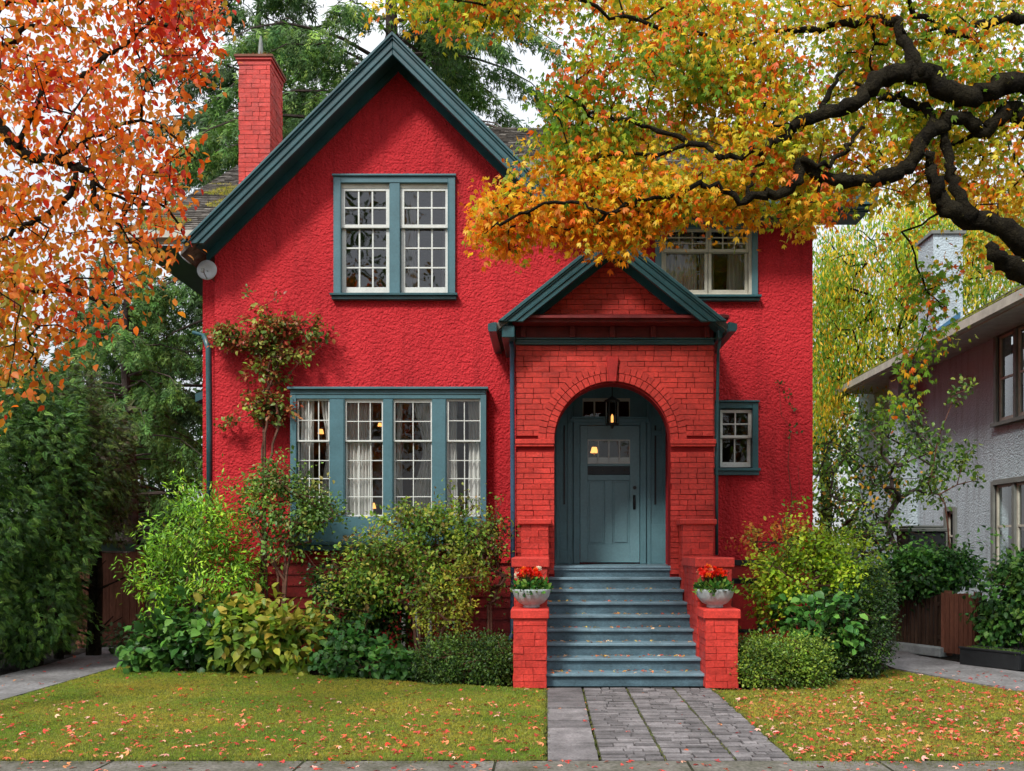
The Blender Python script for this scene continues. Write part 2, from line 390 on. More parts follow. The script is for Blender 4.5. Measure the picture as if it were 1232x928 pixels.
sheet('path', [(9.3, 8.7), (5.42, 10.4), (4.95, 11.65), (4.62, 12.6), (4.75, 16), (5.6, 16), (5.5, 14.0), (6.05, 12.4), (6.7, 11.2), (9.6, 9.7)], .004, 'concrete', .05)
sheet('walkway', [(0, 7.2), (1.87, 7.2), (1.87, 10.86), (0, 10.86)], -.03, 'mossjoint', .05)
mb = MB()
for c, (xa, xb, rl) in enumerate([(.0, .40, .34), (.413, .897, .095), (.909, 1.433, .09), (1.442, 1.868, .095)]):
    y = 7.205+random.uniform(-.05, 0)*c*0
    while y < 10.84:
        L = rl*random.uniform(.9, 1.1); L = min(L, 10.85-y)
        if L < .05: break
        cuts = [xa, xb] if c in (0,) else ([xa, xa+(xb-xa)*random.uniform(.25, .45), xa+(xb-xa)*random.uniform(.55, .8), xb] if random.random() < .55 else [xa, xa+(xb-xa)*random.uniform(.3, .7), xb])
        for a, b in zip(cuts[:-1], cuts[1:]):
            mb.box(a+.007, b-.007, y+.008, y+L-.008, -.04, .012+random.uniform(-.007, .006), .0025)
        y += L
mb.build('paving', 'paver', kind='structure')
mb = MB()
x = -12.
while x < 12: mb.box(x, x+.02, 5.3, 7.2, .004, .0075); x += 1.45
mb.build('sidewalk_joint', 'mossjoint', kind='structure')

def inpoly(P, poly):
    x, y = P[:, 0], P[:, 1]; r = np.zeros(len(P), bool); n = len(poly)
    for i in range(n):
        x0, y0 = poly[i][0], poly[i][1]; x1, y1 = poly[i-1][0], poly[i-1][1]
        c = ((y0 > y) != (y1 > y)) & (x < (x1-x0)*(y-y0)/(y1-y0+1e-12)+x0); r ^= c
    return r
def sample(poly, n):
    a = np.array([p[:2] for p in poly]); lo, hi = a.min(0), a.max(0); out = np.zeros((0, 2))
    while len(out) < n:
        q = rng.uniform(lo, hi, (n, 2)); out = np.concatenate([out, q[inpoly(q, poly)]])
    return out[:n]
def patch(P, s=.8, ph=0):   # smooth value 0..1 in the ground plane
    x, y = P[:, 0]*s, P[:, 1]*s
    return .5+.25*(np.sin(x*1.9+1.3*np.sin(y*1.1+ph)+ph)+np.sin(y*2.7+1.7*np.sin(x*.8+ph)))
for poly, n, nm, dry in ((LL, 85000, 'lawn', -.12), (RL, 60000, 'lawn', .08)):
    q = sample(poly, n); P = np.c_[q, np.full(n, -.002)]
    w = patch(q, 1.3, dry*9)*.55+patch(q, 4.1, 2)*.25+rng.normal(0, .16, n)+.12+dry-.12*np.clip((8.6-q[:, 1]), 0, 1)
    A = np.array(lin(106, 150, 34)); B_ = np.array(lin(206, 180, 66)); Cc = A+(B_-A)*np.clip(w, 0, 1)[:, None]
    Cc *= 1+rng.normal(0, .14, (n, 1))
    Dv = np.c_[rng.normal(0, 1, (n, 2)), np.zeros(n)]
    scatter('grass', 'tuft', P, Dv, np.tile((0, 0, 1.), (n, 1))+rng.normal(0, .15, (n, 3)), rng.uniform(.010, .024, n), Cc, 'leafg', kind='stuff')
q = sample([(-30, 3.6), (30, 3.6), (30, 5.25), (-30, 5.25)], 12000); n = len(q)
# moss tufts creeping over the pavement edge
edges = []
for _ in range(5200):
    s = random.random()
    if s < .3: edges.append((random.uniform(-6, 0), 7.22+random.gauss(0, .07)))
    elif s < .62: edges.append((random.uniform(1.9, 6), 7.18+random.gauss(0, .11)))
    elif s < .72: edges.append((-.01+random.gauss(0, .015), random.uniform(7.2, 10.8)))
    elif s < .86: edges.append((1.89+random.gauss(0, .025), random.uniform(7.2, 10.8)))
    else: edges.append((random.choice((.407, .903, 1.437))+random.gauss(0, .006), random.uniform(7.2, 10.8)))
q = np.array(edges); n = len(q)
scatter('edge_grass', 'tuft', np.c_[q, np.full(n, .004)], np.c_[rng.normal(0, 1, (n, 2)), np.zeros(n)], np.tile((0, 0, 1.), (n, 1)), rng.uniform(.010, .022, n), pal([(96, 118, 30), (130, 130, 50), (80, 84, 30)], n=n), 'leafg', kind='stuff')
def litter(name, P, size, cols):
    n = len(P); D = np.c_[rng.normal(0, 1, (n, 2)), rng.normal(0, .15, n)]
    scatter(name, 'palm3', P, D, np.c_[rng.normal(0, .35, (n, 2)), np.ones(n)], rng.uniform(size*.7, size*1.5, n), pal(cols, n=n, jit=.2), 'litter', kind='stuff')
redl = [(214, 70, 62), (226, 110, 92), (205, 52, 40), (222, 140, 90), (200, 96, 60), (235, 170, 150), (190, 60, 60)]
q = sample(LL, 2100); q = q[rng.random(len(q)) < np.clip(1.15-(q[:, 1]-7.3)/3.6, .10, 1)]
litter('fallen_leaves', np.c_[q, np.full(len(q), .022)], .038, redl)
q = sample(RL, 3600); q = q[rng.random(len(q)) < np.clip(1.1-(q[:, 1]-7.3)/6, .15, 1)]
litter('fallen_leaves', np.c_[q, np.full(len(q), .022)], .038, redl)
q = np.concatenate([sample([(-6.5, 5.4), (6.5, 5.4), (6.5, 7.2), (-6.5, 7.2)], 900), sample([(0, 7.2), (1.87, 7.2), (1.87, 10.8), (0, 10.8)], 26), sample([(4.7, 12.6), (6, 12.2), (9, 9.6), (9, 8.9), (5.4, 10.4)], 160), sample([(-6.8, 10), (-5.8, 10), (-5.8, 15), (-6.9, 15)], 40)])
litter('fallen_leaves', np.c_[q, np.full(len(q), .014)], .036, redl)

# ================================================================== RED HOUSE
YW = 14.0
house = thing('red_house', 'red stucco house with teal trim, steep front gable and arched brick entrance porch', 'house', (0, 14, 0))
SCALE = F/YW
def hx(u, D=YW): return (u-U0)/F*D
def hz(v, D=YW): return EYE+(V0-v)/F*D
win_up = (hx(405), hx(544), hz(355), hz(217))
win_ru = (hx(793), hx(906), hz(357), 6.34)
win_sm = (hx(862), hx(908), hz(565), hz(489))
win_big = (hx(353), hx(582), hz(650), hz(472))
GA = (-2.19, 8.94)
outer = [(-4.9, .0), (3.92, 0), (3.92, 6.46), (.19, 6.46), (GA[0], GA[1]-.1), (-4.9, GA[1]-.1-(4.9-2.19))]
DOORH = (.02, 1.78, 1.30, 4.12)
holes = [rect(*w) for w in (win_up, win_ru, win_sm, win_big)]+[rect(*DOORH)]
tri_wall(outer, holes, YW, YW+.24).build('wall', 'stucco', house)
# side, wing and back walls
mb = MB()
mb.add([(3.92, 14.24, 0), (3.92, 24.6, 0), (3.92, 24.6, 6.46), (3.92, 19.3, 9.85), (3.92, 14.24, 6.55)]+[(3.70, 14.24, 0), (3.70, 24.6, 0), (3.70, 24.6, 6.46), (3.70, 19.3, 9.85), (3.70, 14.24, 6.55)],
       [(0, 1, 2, 3, 4), (9, 8, 7, 6, 5), (0, 5, 6, 1), (1, 6, 7, 2), (2, 7, 8, 3), (3, 8, 9, 4), (4, 9, 5, 0)])
mb.build('wall', 'stucco', house)
MB().box(-4.9, -4.68, 14.24, 15.25, 0, 6.2).build('wall', 'stucco', house)
MB().box(-5.53, -4.902, 15.25, 15.45, 0, 6.5).box(-5.53, -5.3, 15.45, 24.6, 0, 6.5).build('wall', 'stucco', house, label='recessed strip of red stucco wall behind the left corner')
MB().box(-5.3, 3.7, 24.4, 24.6, 0, 6.5).build('wall', 'stucco', house)

# ---- bricks
def bricks(rows, to, course=.073, L=.235, gap=.007, proud=.02, jit=.0025, off=0):
    """rows: list of (z0, z1, [(x0,x1)...]); to(x, depth, z) -> world; one box per brick"""
    mb = MB()
    for i, (z0, z1, spans) in enumerate(rows):
        for (a, b) in spans:
            x = a-(L*.5 if (i+off) % 2 else 0)+random.uniform(-.02, .02)
            while x < b-.01:
                l = L*random.choice((1, 1, 1, .5, 1.02))
                p, q = max(a, x), min(b, x+l)
                if b-q < .05: q = b
                if q-p > .03:
                    pr = proud+random.uniform(-.004, .005); g = gap*.5
                    vs = [np.array(to(xx, dd, zz))+rng.normal(0, jit*.5, 3) for xx in (p+g, q-g) for dd in (-pr, .012) for zz in (z0+g, z1-g)]
                    mb.add(vs, [(0, 1, 3, 2), (4, 6, 7, 5), (0, 4, 5, 1), (2, 3, 7, 6), (0, 2, 6, 4), (1, 5, 7, 3)])
                if q >= b: break
                x += l
    return mb
def rows_rect(x0, x1, z0, z1, c=.073):
    n = max(1, round((z1-z0)/c)); h = (z1-z0)/n
    return [(z0+i*h, z0+(i+1)*h, [(x0, x1)]) for i in range(n)]
YP = 13.0; PX0, PX1 = -.425, 2.28; AC = .895; AR = .79; AZ = 3.055
FLOOR = 1.354
porch = MB()
arch = [(AC+AR*math.cos(t), AZ+AR*math.sin(t)) for t in np.linspace(0, math.pi, 33)]
front = [(PX0, 0), (AC-AR, 0), (AC-AR, AZ)]+[(x, z) for x, z in reversed(arch)][1:-1]+[(AC+AR, AZ), (AC+AR, 0), (PX1, 0), (PX1, 4.4), (PX0, 4.4)]
pw = tri_wall(front, [], YP+.01, YP+.24)
pw.box(PX0, PX0+.2, YP+.24, YW, 0, 4.4).box(PX1-.2, PX1, YP+.24, YW, 0, 4.4)
porch = pw.build('porch', 'mortar', house, label='arched brick entrance porch painted red')
rows = []
n = round((4.37-.0)/.073); h = 4.37/n; RO = AR+.225
for i in range(n):
    z0, z1 = i*h, (i+1)*h
    if z1 <= AZ-.001: cut = AR+.004
    else:
        zz = abs(z1-AZ-.02) if (z0 > AZ) else 0
        cut = math.sqrt(max(0, RO*RO-zz*zz)) if zz < RO else 0
    if z0 < 3.09 and z1 > 2.985: continue
    if z1 < 1.3: cut = .95
    sp = [(PX0, PX1)] if cut == 0 else [(PX0, AC-cut), (AC+cut, PX1)]
    rows.append((z0, z1, sp))
to = lambda x, d, z: (x, YP+d, z)
bricks([q for q in rows if len(q[2]) == 1], to).build('brickwork', 'brick', porch)
for side in (0, 1): bricks([(a, b, [sp[side]]) for a, b, sp in rows if len(sp) == 2], to, off=side).build('brickwork', 'brick', porch)
b2 = bricks(rows_rect(YP+.03, YW, 0, 4.37), lambda x, d, z: (PX1-d, x, z))
b2.build('brickwork', 'brick', porch)
# arch rings
mb = MB()
for (r0, r1, cnt) in ((AR+.006, AR+.112, 32), (AR+.120, AR+.228, 36)):
    for i in range(cnt):
        a0 = math.pi*(i+.06)/cnt; a1 = math.pi*(i+.94)/cnt; pr = .028+random.uniform(-.004, .005)
        q = [(AC+r*math.cos(a), AZ+.03+r*math.sin(a)) for r, a in ((r0, a0), (r1, a0), (r1, a1), (r0, a1))]
        yb = YP+(.20 if r0 < AR+.1 else .02)
        mb.hexa([(x, YP-pr, z) for x, z in q], [(x, yb, z) for x, z in q])
mb.build('arch_bricks', 'brick', porch)
mb = MB()
mb.prism([(AC-.05, AZ+AR+.02), (AC+.05, AZ+AR+.02), (AC+.085, AZ+AR+.36), (AC-.085, AZ+AR+.36)], YP-.075, YP+.02)
mb.build('keystone', 'redwood', porch, bevel=.008)
for a, b in ((PX0-.012, AC-AR-.0), (AC+AR, PX1+.03)):
    MB().box(a, b, YP-.055, YP+.02, 3.02, 3.085).box(a+.008, b-.008, YP-.04, YP+.02, 2.985, 3.02).build('impost_band', 'brick', porch, bevel=.006)
# entablature
MB().box(PX0-.01, PX1+.01, YP-.06, YP+.05, 4.375, 4.405).box(PX0, PX1, YP-.045, YP+.05, 4.405, 4.445).box(PX0-.02, PX1+.02, YP-.075, YP+.05, 4.445, 4.465).build('moulding', 'tealdark', porch, bevel=.004)
mb = MB().box(PX0, PX1, YP-.03, YP+.24, 4.467, 4.62)
for x in (PX0+.1, .35, AC, 1.45, PX1-.1): mb.box(x-.035, x+.035, YP-.09, YP-.032, 4.47, 4.62)
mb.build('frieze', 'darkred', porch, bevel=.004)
mb = MB().box(-.52, 2.40, YP-.30, YP+.05, 4.622, 4.665).box(-.56, 2.43, YP-.36, YP+.02, 4.667, 4.70)
mb.add([(-.56, YP-.36, 4.702), (2.43, YP-.36, 4.702), (2.43, YP-.02, 4.80), (-.56, YP-.02, 4.80), (-.56, YP-.02, 4.702), (2.43, YP-.02, 4.702)], [(0, 1, 2, 3), (0, 3, 4), (1, 5, 2), (3, 2, 5, 4), (0, 4, 5, 1)])
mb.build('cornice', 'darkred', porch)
# porch gable wall
PA = (.865, 5.84); PS = .80
zt = lambda x, o=0: PA[1]-PS*abs(x-PA[0])-o
tri = MB().prism([(PA[0]-1.3, 4.70), (PA[0]+1.3, 4.70), (PA[0], zt(PA[0], .12))], YP+.01, YP+.2); tri.build('gable_backing', 'mortar', porch)
rows = []
z = 4.71
while z < 5.5:
    hw = (PA[1]-.2-(z+.04))/PS
    if hw > .06: rows.append((z, z+.073, [(PA[0]-hw, PA[0]+hw)]))
    z += .073
bricks(rows, to).build('gable_brickwork', 'brick', porch)

# ---- gables: roof slabs and rake boards
def rake(apex, foot, slope, w0, w1, y0, y1, mb, cut='flat'):
    """board along both rakes between vertical offsets w0..w1 below the roof line; foot = (left dx, right dx)"""
    for sg, L in ((-1, foot[0]), (1, foot[1])):
        xa, za = apex; e0 = L-w0/slope*0; 
        zf = za-slope*L
        x1 = xa+sg*L
        if cut == 'flat':
            poly = [(xa, za-w0), (x1-sg*w0/slope, zf), (x1-sg*w1/slope, zf), (xa, za-w1)]
        else:
            poly = [(xa, za-w0), (x1, zf-w0), (x1, zf-w1), (xa, za-w1)]
        mb.prism(poly, y0, y1)
    return mb
def slab(mb, a, b, c, d, th):   # roof slab: corners of the upper face, thickness straight down
    lo = [(p[0], p[1], p[2]-th) for p in (a, b, c, d)]
    return mb.hexa([a, b, c, d], lo)
YG = 13.5
fl, fr = 3.02, 2.42
roof = MB()
slab(roof, (GA[0], YG, GA[1]-.03), (GA[0], 19.0, GA[1]-.03), (GA[0]-fl, 19.0, GA[1]-.03-fl), (GA[0]-fl, YG, GA[1]-.03-fl), .13)
slab(roof, (GA[0], YG+.004, GA[1]-.034), (GA[0], 18.4, GA[1]-.034), (GA[0]+fr, 18.4, GA[1]-.034-fr), (GA[0]+fr, YG+.004, GA[1]-.034-fr), .13)
roof = roof.build('roof', 'shingle', house)
rake(GA, (fl, fr), 1, .165, .185, YG+.12, YW-.002, MB()).build('soffit', 'tealdark', house)
mb = MB()
rake(GA, (fl, fr), 1, .035, .085, YG-.085, YG-.002, mb)
rake(GA, (fl, fr), 1, .087, .125, YG-.060, YG-.002, mb)
rake(GA, (fl, fr), 1, .127, .225, YG-.035, YG-.002, mb)
rake(GA, (fl, fr), 1, .227, .250, YG-.050, YG-.002, mb)
rake(GA, (fl, fr), 1, .252, .335, YG-.030, YG+.03, mb)
mb.build('bargeboard', 'tealdark', house, bevel=.006)
rake(GA, (fl-.2, fr), 1, .187, .33, YW-.045, YW-.003, MB(), 'plumb').build('rake_frieze', 'tealdark', house)
# porch roof
mb = MB(); FP = 1.55
slab(mb, (PA[0], 12.6, PA[1]-.03), (PA[0], YW-.002, PA[1]-.03), (PA[0]-FP, YW-.002, PA[1]-.03-PS*FP), (PA[0]-FP, 12.6, PA[1]-.03-PS*FP), .10)
slab(mb, (PA[0], 12.603, PA[1]-.033), (PA[0], YW-.003, PA[1]-.033), (PA[0]+FP, YW-.003, PA[1]-.033-PS*FP), (PA[0]+FP, 12.603, PA[1]-.033-PS*FP), .10)
mb.build('porch_roof', 'shingle', porch)
mb = MB(); yb = 12.6
rake(PA, (FP, FP), PS, .030, .085, yb-.075, yb-.002, mb)
rake(PA, (FP, FP), PS, .087, .115, yb-.055, yb-.002, mb)
rake(PA, (FP, FP), PS, .117, .190, yb-.035, yb-.002, mb)
rake(PA, (FP, FP), PS, .192, .212, yb-.048, yb-.002, mb)
rake(PA, (FP, FP), PS, .214, .29, yb-.028, yb+.03, mb)
mb.build('porch_bargeboard', 'tealdark', porch, bevel=.005)
rake(PA, (FP-.05, FP-.05), PS, .135, .155, yb+.04, YP-.04, MB(), 'plumb').build('porch_soffit', 'tealdark', porch)
rake(PA, (FP-.1, FP-.1), PS, .16, .31, YP-.06, YP-.022, MB()).build('porch_frieze', 'tealdark', porch)
# porch eave gutters and brackets
for sg in (-1, 1):
    xe = PA[0]+sg*FP; mb = MB(); prof = [(0, 0), (.10, .0), (.115, .03), (.115, .10), (.03, .12), (0, .12)]
    prof = [(xe+sg*(p[0]-.02), 4.46+p[1]) for p in prof]; mb.prism(prof, 12.52, YW-.01); mb.build('gutter', 'tealdark', porch)
MB().box(-.60, -.43, 12.62, YW-.01, 4.40, 4.56).build('eave_box', 'tealdark', porch, bevel=.01)
MB().box(2.30, 2.36, 12.75, YW-.01, 4.42, 4.60).build('eave_box', 'tealdark', porch, bevel=.01)
# downspouts
MB().tube([(-.49, 12.90, 4.45), (-.475, 12.93, 4.30), (-.465, 12.95, 2.2), (-.465, 12.95, 1.2), (-.47, 12.9, .45), (-.5, 12.8, .35)], .032, 8).build('downspout', 'pipe', porch, smooth=True)
mb = MB().tube([(2.36, 12.9, 4.46), (2.345, 13.0, 4.30), (2.335, 13.05, 3.0), (2.335, 13.05, 1.5)], .022, 8)
mb.build('downspout', 'tealdark', porch, smooth=True)
mb = MB().tube([W(246, 402, 15.1), W(251, 420, 15.1), W(252, 520, 15.1), W(252, 640, 15.1)], .05, 8)
mb.tube([W(232, 400, 15.15), W(247, 404, 15.12), W(268, 408, 15.1)], .03, 6)
mb.build('downspout', 'tealdark', house, smooth=True)

# ---- main roof with real shingle courses
def shingles(mb, o, ux, uv, nx, rows, wid, expo, th=.022):
    o = np.array(o, float); ux = nrm(np.array(ux, float)); uv = nrm(np.array(uv, float)); nn = np.cross(ux, uv); nn /= np.linalg.norm(nn)
    if nn[2] < 0: nn = -nn
    for r in range(rows):
        x = random.uniform(-wid, 0)
        while x < nx:
            w = wid*random.uniform(.55, 1.4); a, b = max(0, x), min(nx, x+w-.006); x += w
            if b-a < .02: continue
            s0 = r*expo+random.uniform(-.008, .006); t = th*random.uniform(.8, 1.6)
            p = [o+ux*a+uv*s0, o+ux*b+uv*s0, o+ux*b+uv*(s0+expo*1.25), o+ux*a+uv*(s0+expo*1.25)]
            top = [p[0]+nn*t, p[1]+nn*(t+random.uniform(-.003, .003)), p[2]+nn*.004, p[3]+nn*.004]
            mb.hexa(top, [q-nn*.02 for q in p])
SL = .6; ue = np.array((0, 1, SL))
ra = MB(); slab(ra, (.2, 13.45, 6.53), (4.56, 13.45, 6.53), (4.56, 19.3, 6.53+5.85*SL), (-4, 19.3, 6.53+5.85*SL), .12)
slab(ra, (-6.40, 14.7, 6.47), (-4.0, 14.7, 6.47), (-4.0, 20.6, 6.47+5.9*SL), (-6.40, 20.6, 6.47+5.9*SL), .12)
slab(ra, (-6.4, 20.6, 6.47+5.9*SL), (4.56, 19.3, 6.53+5.85*SL), (4.56, 25.2, 6.5), (-6.4, 25.2, 6.5), .12)
ra.build('roof_deck', 'shingle', house)
mb = MB(); shingles(mb, (-6.42, 14.66, 6.475), (1, 0, 0), ue, 2.5, 48, .16, .142); mb.build('shingle_courses', 'shingle', house)
mb = MB(); shingles(mb, (.15, 13.40, 6.535), (1, 0, 0), ue, 4.44, 47, .16, .143)
shingles(mb, (-3.0, 16.5, 6.535+(16.5-13.4)*SL), (1, 0, 0), ue, 3.2, 24, .16, .143); mb.build('shingle_courses', 'shingle', house)
mb = MB()
for i in range(24): x = .0+i*.2; mb.box(x-3, x-3+.19, 19.2, 19.4, 10.02, 10.07+random.uniform(0, .015)) 
for i in range(24): x = 1.8+i*.126; mb.box(x, x+.12, 19.2, 19.4, 10.02, 10.07+random.uniform(0, .015)) 
mb.build('ridge_cap', 'shingle', house)
# moss on the left roof
P = []
for _ in range(6500):
    cx = random.uniform(-6.4, -4.6); s = random.uniform(0, 3.2)
    if math.sin(cx*5+s*2)+math.sin(s*6-cx*3) > .2: P.append((cx, 14.66+s, 6.50+s*SL+.01))
P = np.array(P); n = len(P)
mo = scatter('roof_moss', 'tuft', P, np.c_[rng.normal(0, 1, (n, 2)), np.zeros(n)], np.tile((0, -.4, 1.), (n, 1)), rng.uniform(.02, .05, n), pal([(176, 172, 44), (196, 180, 60), (120, 130, 40)], n=n), 'leafg', house, kind='stuff')
P = np.c_[rng.uniform(.3, 4.5, 500), np.full(500, 13.40), np.full(500, 6.56)]+rng.normal(0, .02, (500, 3)); n = 500
scatter('roof_moss', 'tuft', P, np.c_[rng.normal(0, 1, (n, 2)), np.zeros(n)], np.tile((0, -.4, 1.), (n, 1)), rng.uniform(.02, .05, n), pal([(176, 172, 44), (196, 180, 60), (120, 130, 40)], n=n), 'leafg', house, kind='stuff')
# eave fascias and gutters
mb = MB().box(.2, 4.58, 13.40, 13.46, 6.37, 6.50).box(.2, 4.62, 13.28, 13.398, 6.40, 6.43).box(.2, 4.62, 13.25, 13.28, 6.40, 6.52).box(.2, 4.60, 13.30, 13.34, 6.36, 6.398)
mb.build('gutter', 'tealdark', house, bevel=.004)
MB().box(.2, 4.56, 13.46, YW, 6.36, 6.38).build('soffit', 'tealdark', house)
mb = MB(); mb.add([(4.56, 13.4, 6.33), (4.56, 19.3, 9.87), (4.56, 25.2, 6.33), (4.56, 25.2, 6.5), (4.56, 19.3, 10.04), (4.56, 13.4, 6.5)]+[(4.60, 13.4, 6.33), (4.60, 19.3, 9.87), (4.60, 25.2, 6.33), (4.60, 25.2, 6.5), (4.60, 19.3, 10.04), (4.60, 13.4, 6.5)],
  [(0, 1, 4, 5), (1, 2, 3, 4), (6, 11, 10, 7), (7, 10, 9, 8), (0, 6, 7, 1), (1, 7, 8, 2), (5, 4, 10, 11), (4, 3, 9, 10), (0, 5, 11, 6), (2, 8, 9, 3)]); mb.build('side_bargeboard', 'tealdark', house)
MB().box(-6.42, -5.0, 14.62, 14.68, 6.28, 6.44).box(-6.42, -5.1, 14.50, 14.618, 6.33, 6.35).box(-6.42, -5.1, 14.48, 14.50, 6.33, 6.44).build('gutter', 'creamtrim', house, bevel=.004)
MB().box(-6.4, -5.55, 14.7, 24, 6.25, 6.28).build('soffit', 'tealdark', house)
# chimney
ch = MB().box(-4.925-.25, -4.68, 16.0, 16.72, 5.8, 9.80).build('chimney', 'mortar', house)
cx0, cx1, cy0, cy1 = -5.175, -4.68, 16.0, 16.72
mb = bricks(rows_rect(cx0-.02, cx1+.02, 6.2, 9.72, .078), lambda x, d, z: (x, cy0+d, z), L=.23)
mb2 = bricks(rows_rect(cy0-.02, cy1+.02, 6.2, 9.72, .078), lambda x, d, z: (cx1-d, x, z), L=.23, off=1)
mb.v, base = mb.v, len(mb.v); mb.f += [tuple(i+base for i in f) for f in mb2.f]; mb.v += mb2.v
mb.build('brickwork', 'brick', ch)
MB().box(cx0-.03, cx1+.03, cy0-.03, cy1+.03, 9.72, 9.80).box(cx0-.055, cx1+.055, cy0-.055, cy1+.055, 9.80, 9.84).build('chimney_cap', 'brick', ch)
MB().box(cx0-.075, cx1+.075, cy0-.075, cy1+.075, 9.842, 9.88).build('chimney_flashing', 'wood', ch)
MB().lathe([(.11, 0), (.11, .08), (.05, .12), (.035, .38), (.015, .52)], (-4.93, 16.35, 9.88), 12).build('flue_pipe', 'greytrim', ch, smooth=True)
P = np.c_[rng.uniform(-5.0, -4.65, 160), rng.uniform(15.95, 16.7, 160), np.full(160, 9.885)]
scatter('chimney_moss', 'tuft', P, rng.normal(0, 1, (160, 3))*(1, 1, 0), np.tile((0, 0, 1.), (160, 1)), rng.uniform(.03, .07, 160), pal([(170, 100, 30), (110, 70, 30), (120, 110, 30)], n=160), 'litter', ch, kind='stuff')

# ---- windows
def sash(mb, x0, x1, z0, z1, y, st, top, bot, cols, rows, mt=.02, th=.045):
    mb.box(x0, x0+st, y, y+th, z0, z1).box(x1-st, x1, y, y+th, z0, z1)
    mb.box(x0+st, x1-st, y+.001, y+th-.001, z1-top, z1).box(x0+st, x1-st, y+.001, y+th-.001, z0, z0+bot)
    gx0, gx1, gz0, gz1 = x0+st, x1-st, z0+bot, z1-top
    for i in range(1, cols):
        x = gx0+(gx1-gx0)*i/cols; mb.box(x-mt/2, x+mt/2, y+.008, y+th-.008, gz0, gz1)
    for i in range(1, rows):
        z = gz0+(gz1-gz0)*i/rows; mb.box(gx0, gx1, y+.006, y+th-.006, z-mt/2, z+mt/2)
    return gx0, gx1, gz0, gz1
def pane(parent, g, y, mat='glass'):
    x0, x1, z0, z1 = g; return MB().add([(x0, y, z0), (x1, y, z0), (x1, y, z1), (x0, y, z1)], [(0, 1, 2, 3)]).build('pane', mat, parent)
def curtain(parent, x0, x1, z0, z1, y, waves=5, amp=.03, pinch=0.0, side=0, mat='curtain'):
    nx, nz = waves*8, 14; vs = []; fs = []; ph = random.uniform(0, 6)
    for j in range(nz+1):
        t = j/nz; z = z1+(z0-z1)*t
        pz = pinch*math.sin(math.pi*min(1, t*1.3))**2
        for i in range(nx+1):
            s = i/nx; x = x0+(x1-x0)*s
            if side < 0: x = x0+(x-x0)*(1-pz)
            if side > 0: x = x1-(x1-x)*(1-pz)
            vs.append((x+.008*math.sin(t*5+s*9), y+amp*math.sin(s*waves*6.28+ph+.5*math.sin(t*3)), z))
    for j in range(nz):
        for i in range(nx): a = j*(nx+1)+i; fs.append((a, a+1, a+nx+2, a+nx+1))
    return MB().add(vs, fs).build('curtain', mat, parent, smooth=True)
def room(parent, x0, x1, z0, z1, y, d=2.2, mat='room', m=.35):
    mb = MB(); a, b, c, e = x0-m, x1+m, z0-m*.8, z1+m*.3
    vs = [(a, y, c), (b, y, c), (b, y, e), (a, y, e), (a, y+d, c), (b, y+d, c), (b, y+d, e), (a, y+d, e)]
    mb.add(vs, [(4, 5, 6, 7), (0, 4, 7, 3), (1, 2, 6, 5), (0, 1, 5, 4), (3, 7, 6, 2)])
    return mb.build('room_interior', mat, parent)
def casing(mb, X0, X1, Z0, Z1, y, w, wt, wb, mull=(), pr=.055):
    mb.box(X0, X0+w, y-pr, y+.12, Z0, Z1).box(X1-w, X1, y-pr, y+.12, Z0, Z1)
    mb.box(X0+w, X1-w, y-pr+.003, y+.118, Z1-wt, Z1)
    if wb: mb.box(X0+w, X1-w, y-pr+.003, y+.118, Z0, Z0+wb)
    for a, b in mull: mb.box(a, b, y-pr+.012, y+.115, Z0+.001, Z1-wt)
    mb.box(X0-.015, X1+.015, y-pr-.03, y-.002, Z1+.001, Z1+.03)
    # inner bead
    mb.box(X0+w-.012, X0+w+.004, y-pr-.008, y-pr, Z0, Z1-wt).box(X1-w-.004, X1-w+.012, y-pr-.008, y-pr, Z0, Z1-wt)
# upper window
X0, X1, Z0, Z1 = hx(402), hx(548), hz(355), hz(214)
mb = MB(); casing(mb, X0, X1, Z0, Z1, YW, .105, .09, 0, [(hx(469), hx(481.5))])
wd = mb.build('window', 'teal', house, bevel=.004, label='paired upstairs window under the main gable, white sashes in teal casing')
MB().box(X0-.04, X1+.04, YW-.13, YW+.10, Z0-.035, Z0).box(X0-.02, X1+.02, YW-.09, YW-.002, Z0-.085, Z0-.037).build('sill', 'tealdark', wd, bevel=.004)
for (a, b) in ((hx(410), hx(469)), (hx(481.5), hx(540.5))):
    MB().box(a, b, YW+.0, YW+.1, hz(226), Z1-.085).build('blind_stop', 'cream', wd)
    mb = MB(); g = sash(mb, a, b, hz(274), hz(226), YW+.012, .058, .045, .05, 3, 2, .024); mb.build('sash', 'white', wd, bevel=.003); pane(wd, g, YW+.035, 'glassup')
    mb = MB(); g2 = sash(mb, a+.006, b-.006, hz(353), hz(271), YW+.060, .058, .03, .105, 3, 3, .024); mb.build('sash', 'white', wd, bevel=.003); pane(wd, g2, YW+.083, 'glassup')
room(wd, X0, X1, Z0, Z1, YW+.25, 3.0, 'room')
curtain(wd, hx(484), hx(498), Z0+.1, Z1-.1, YW+.30, 3, .03)
curtain(wd, hx(530), hx(543), Z0+.1, Z1-.1, YW+.30, 3, .03)
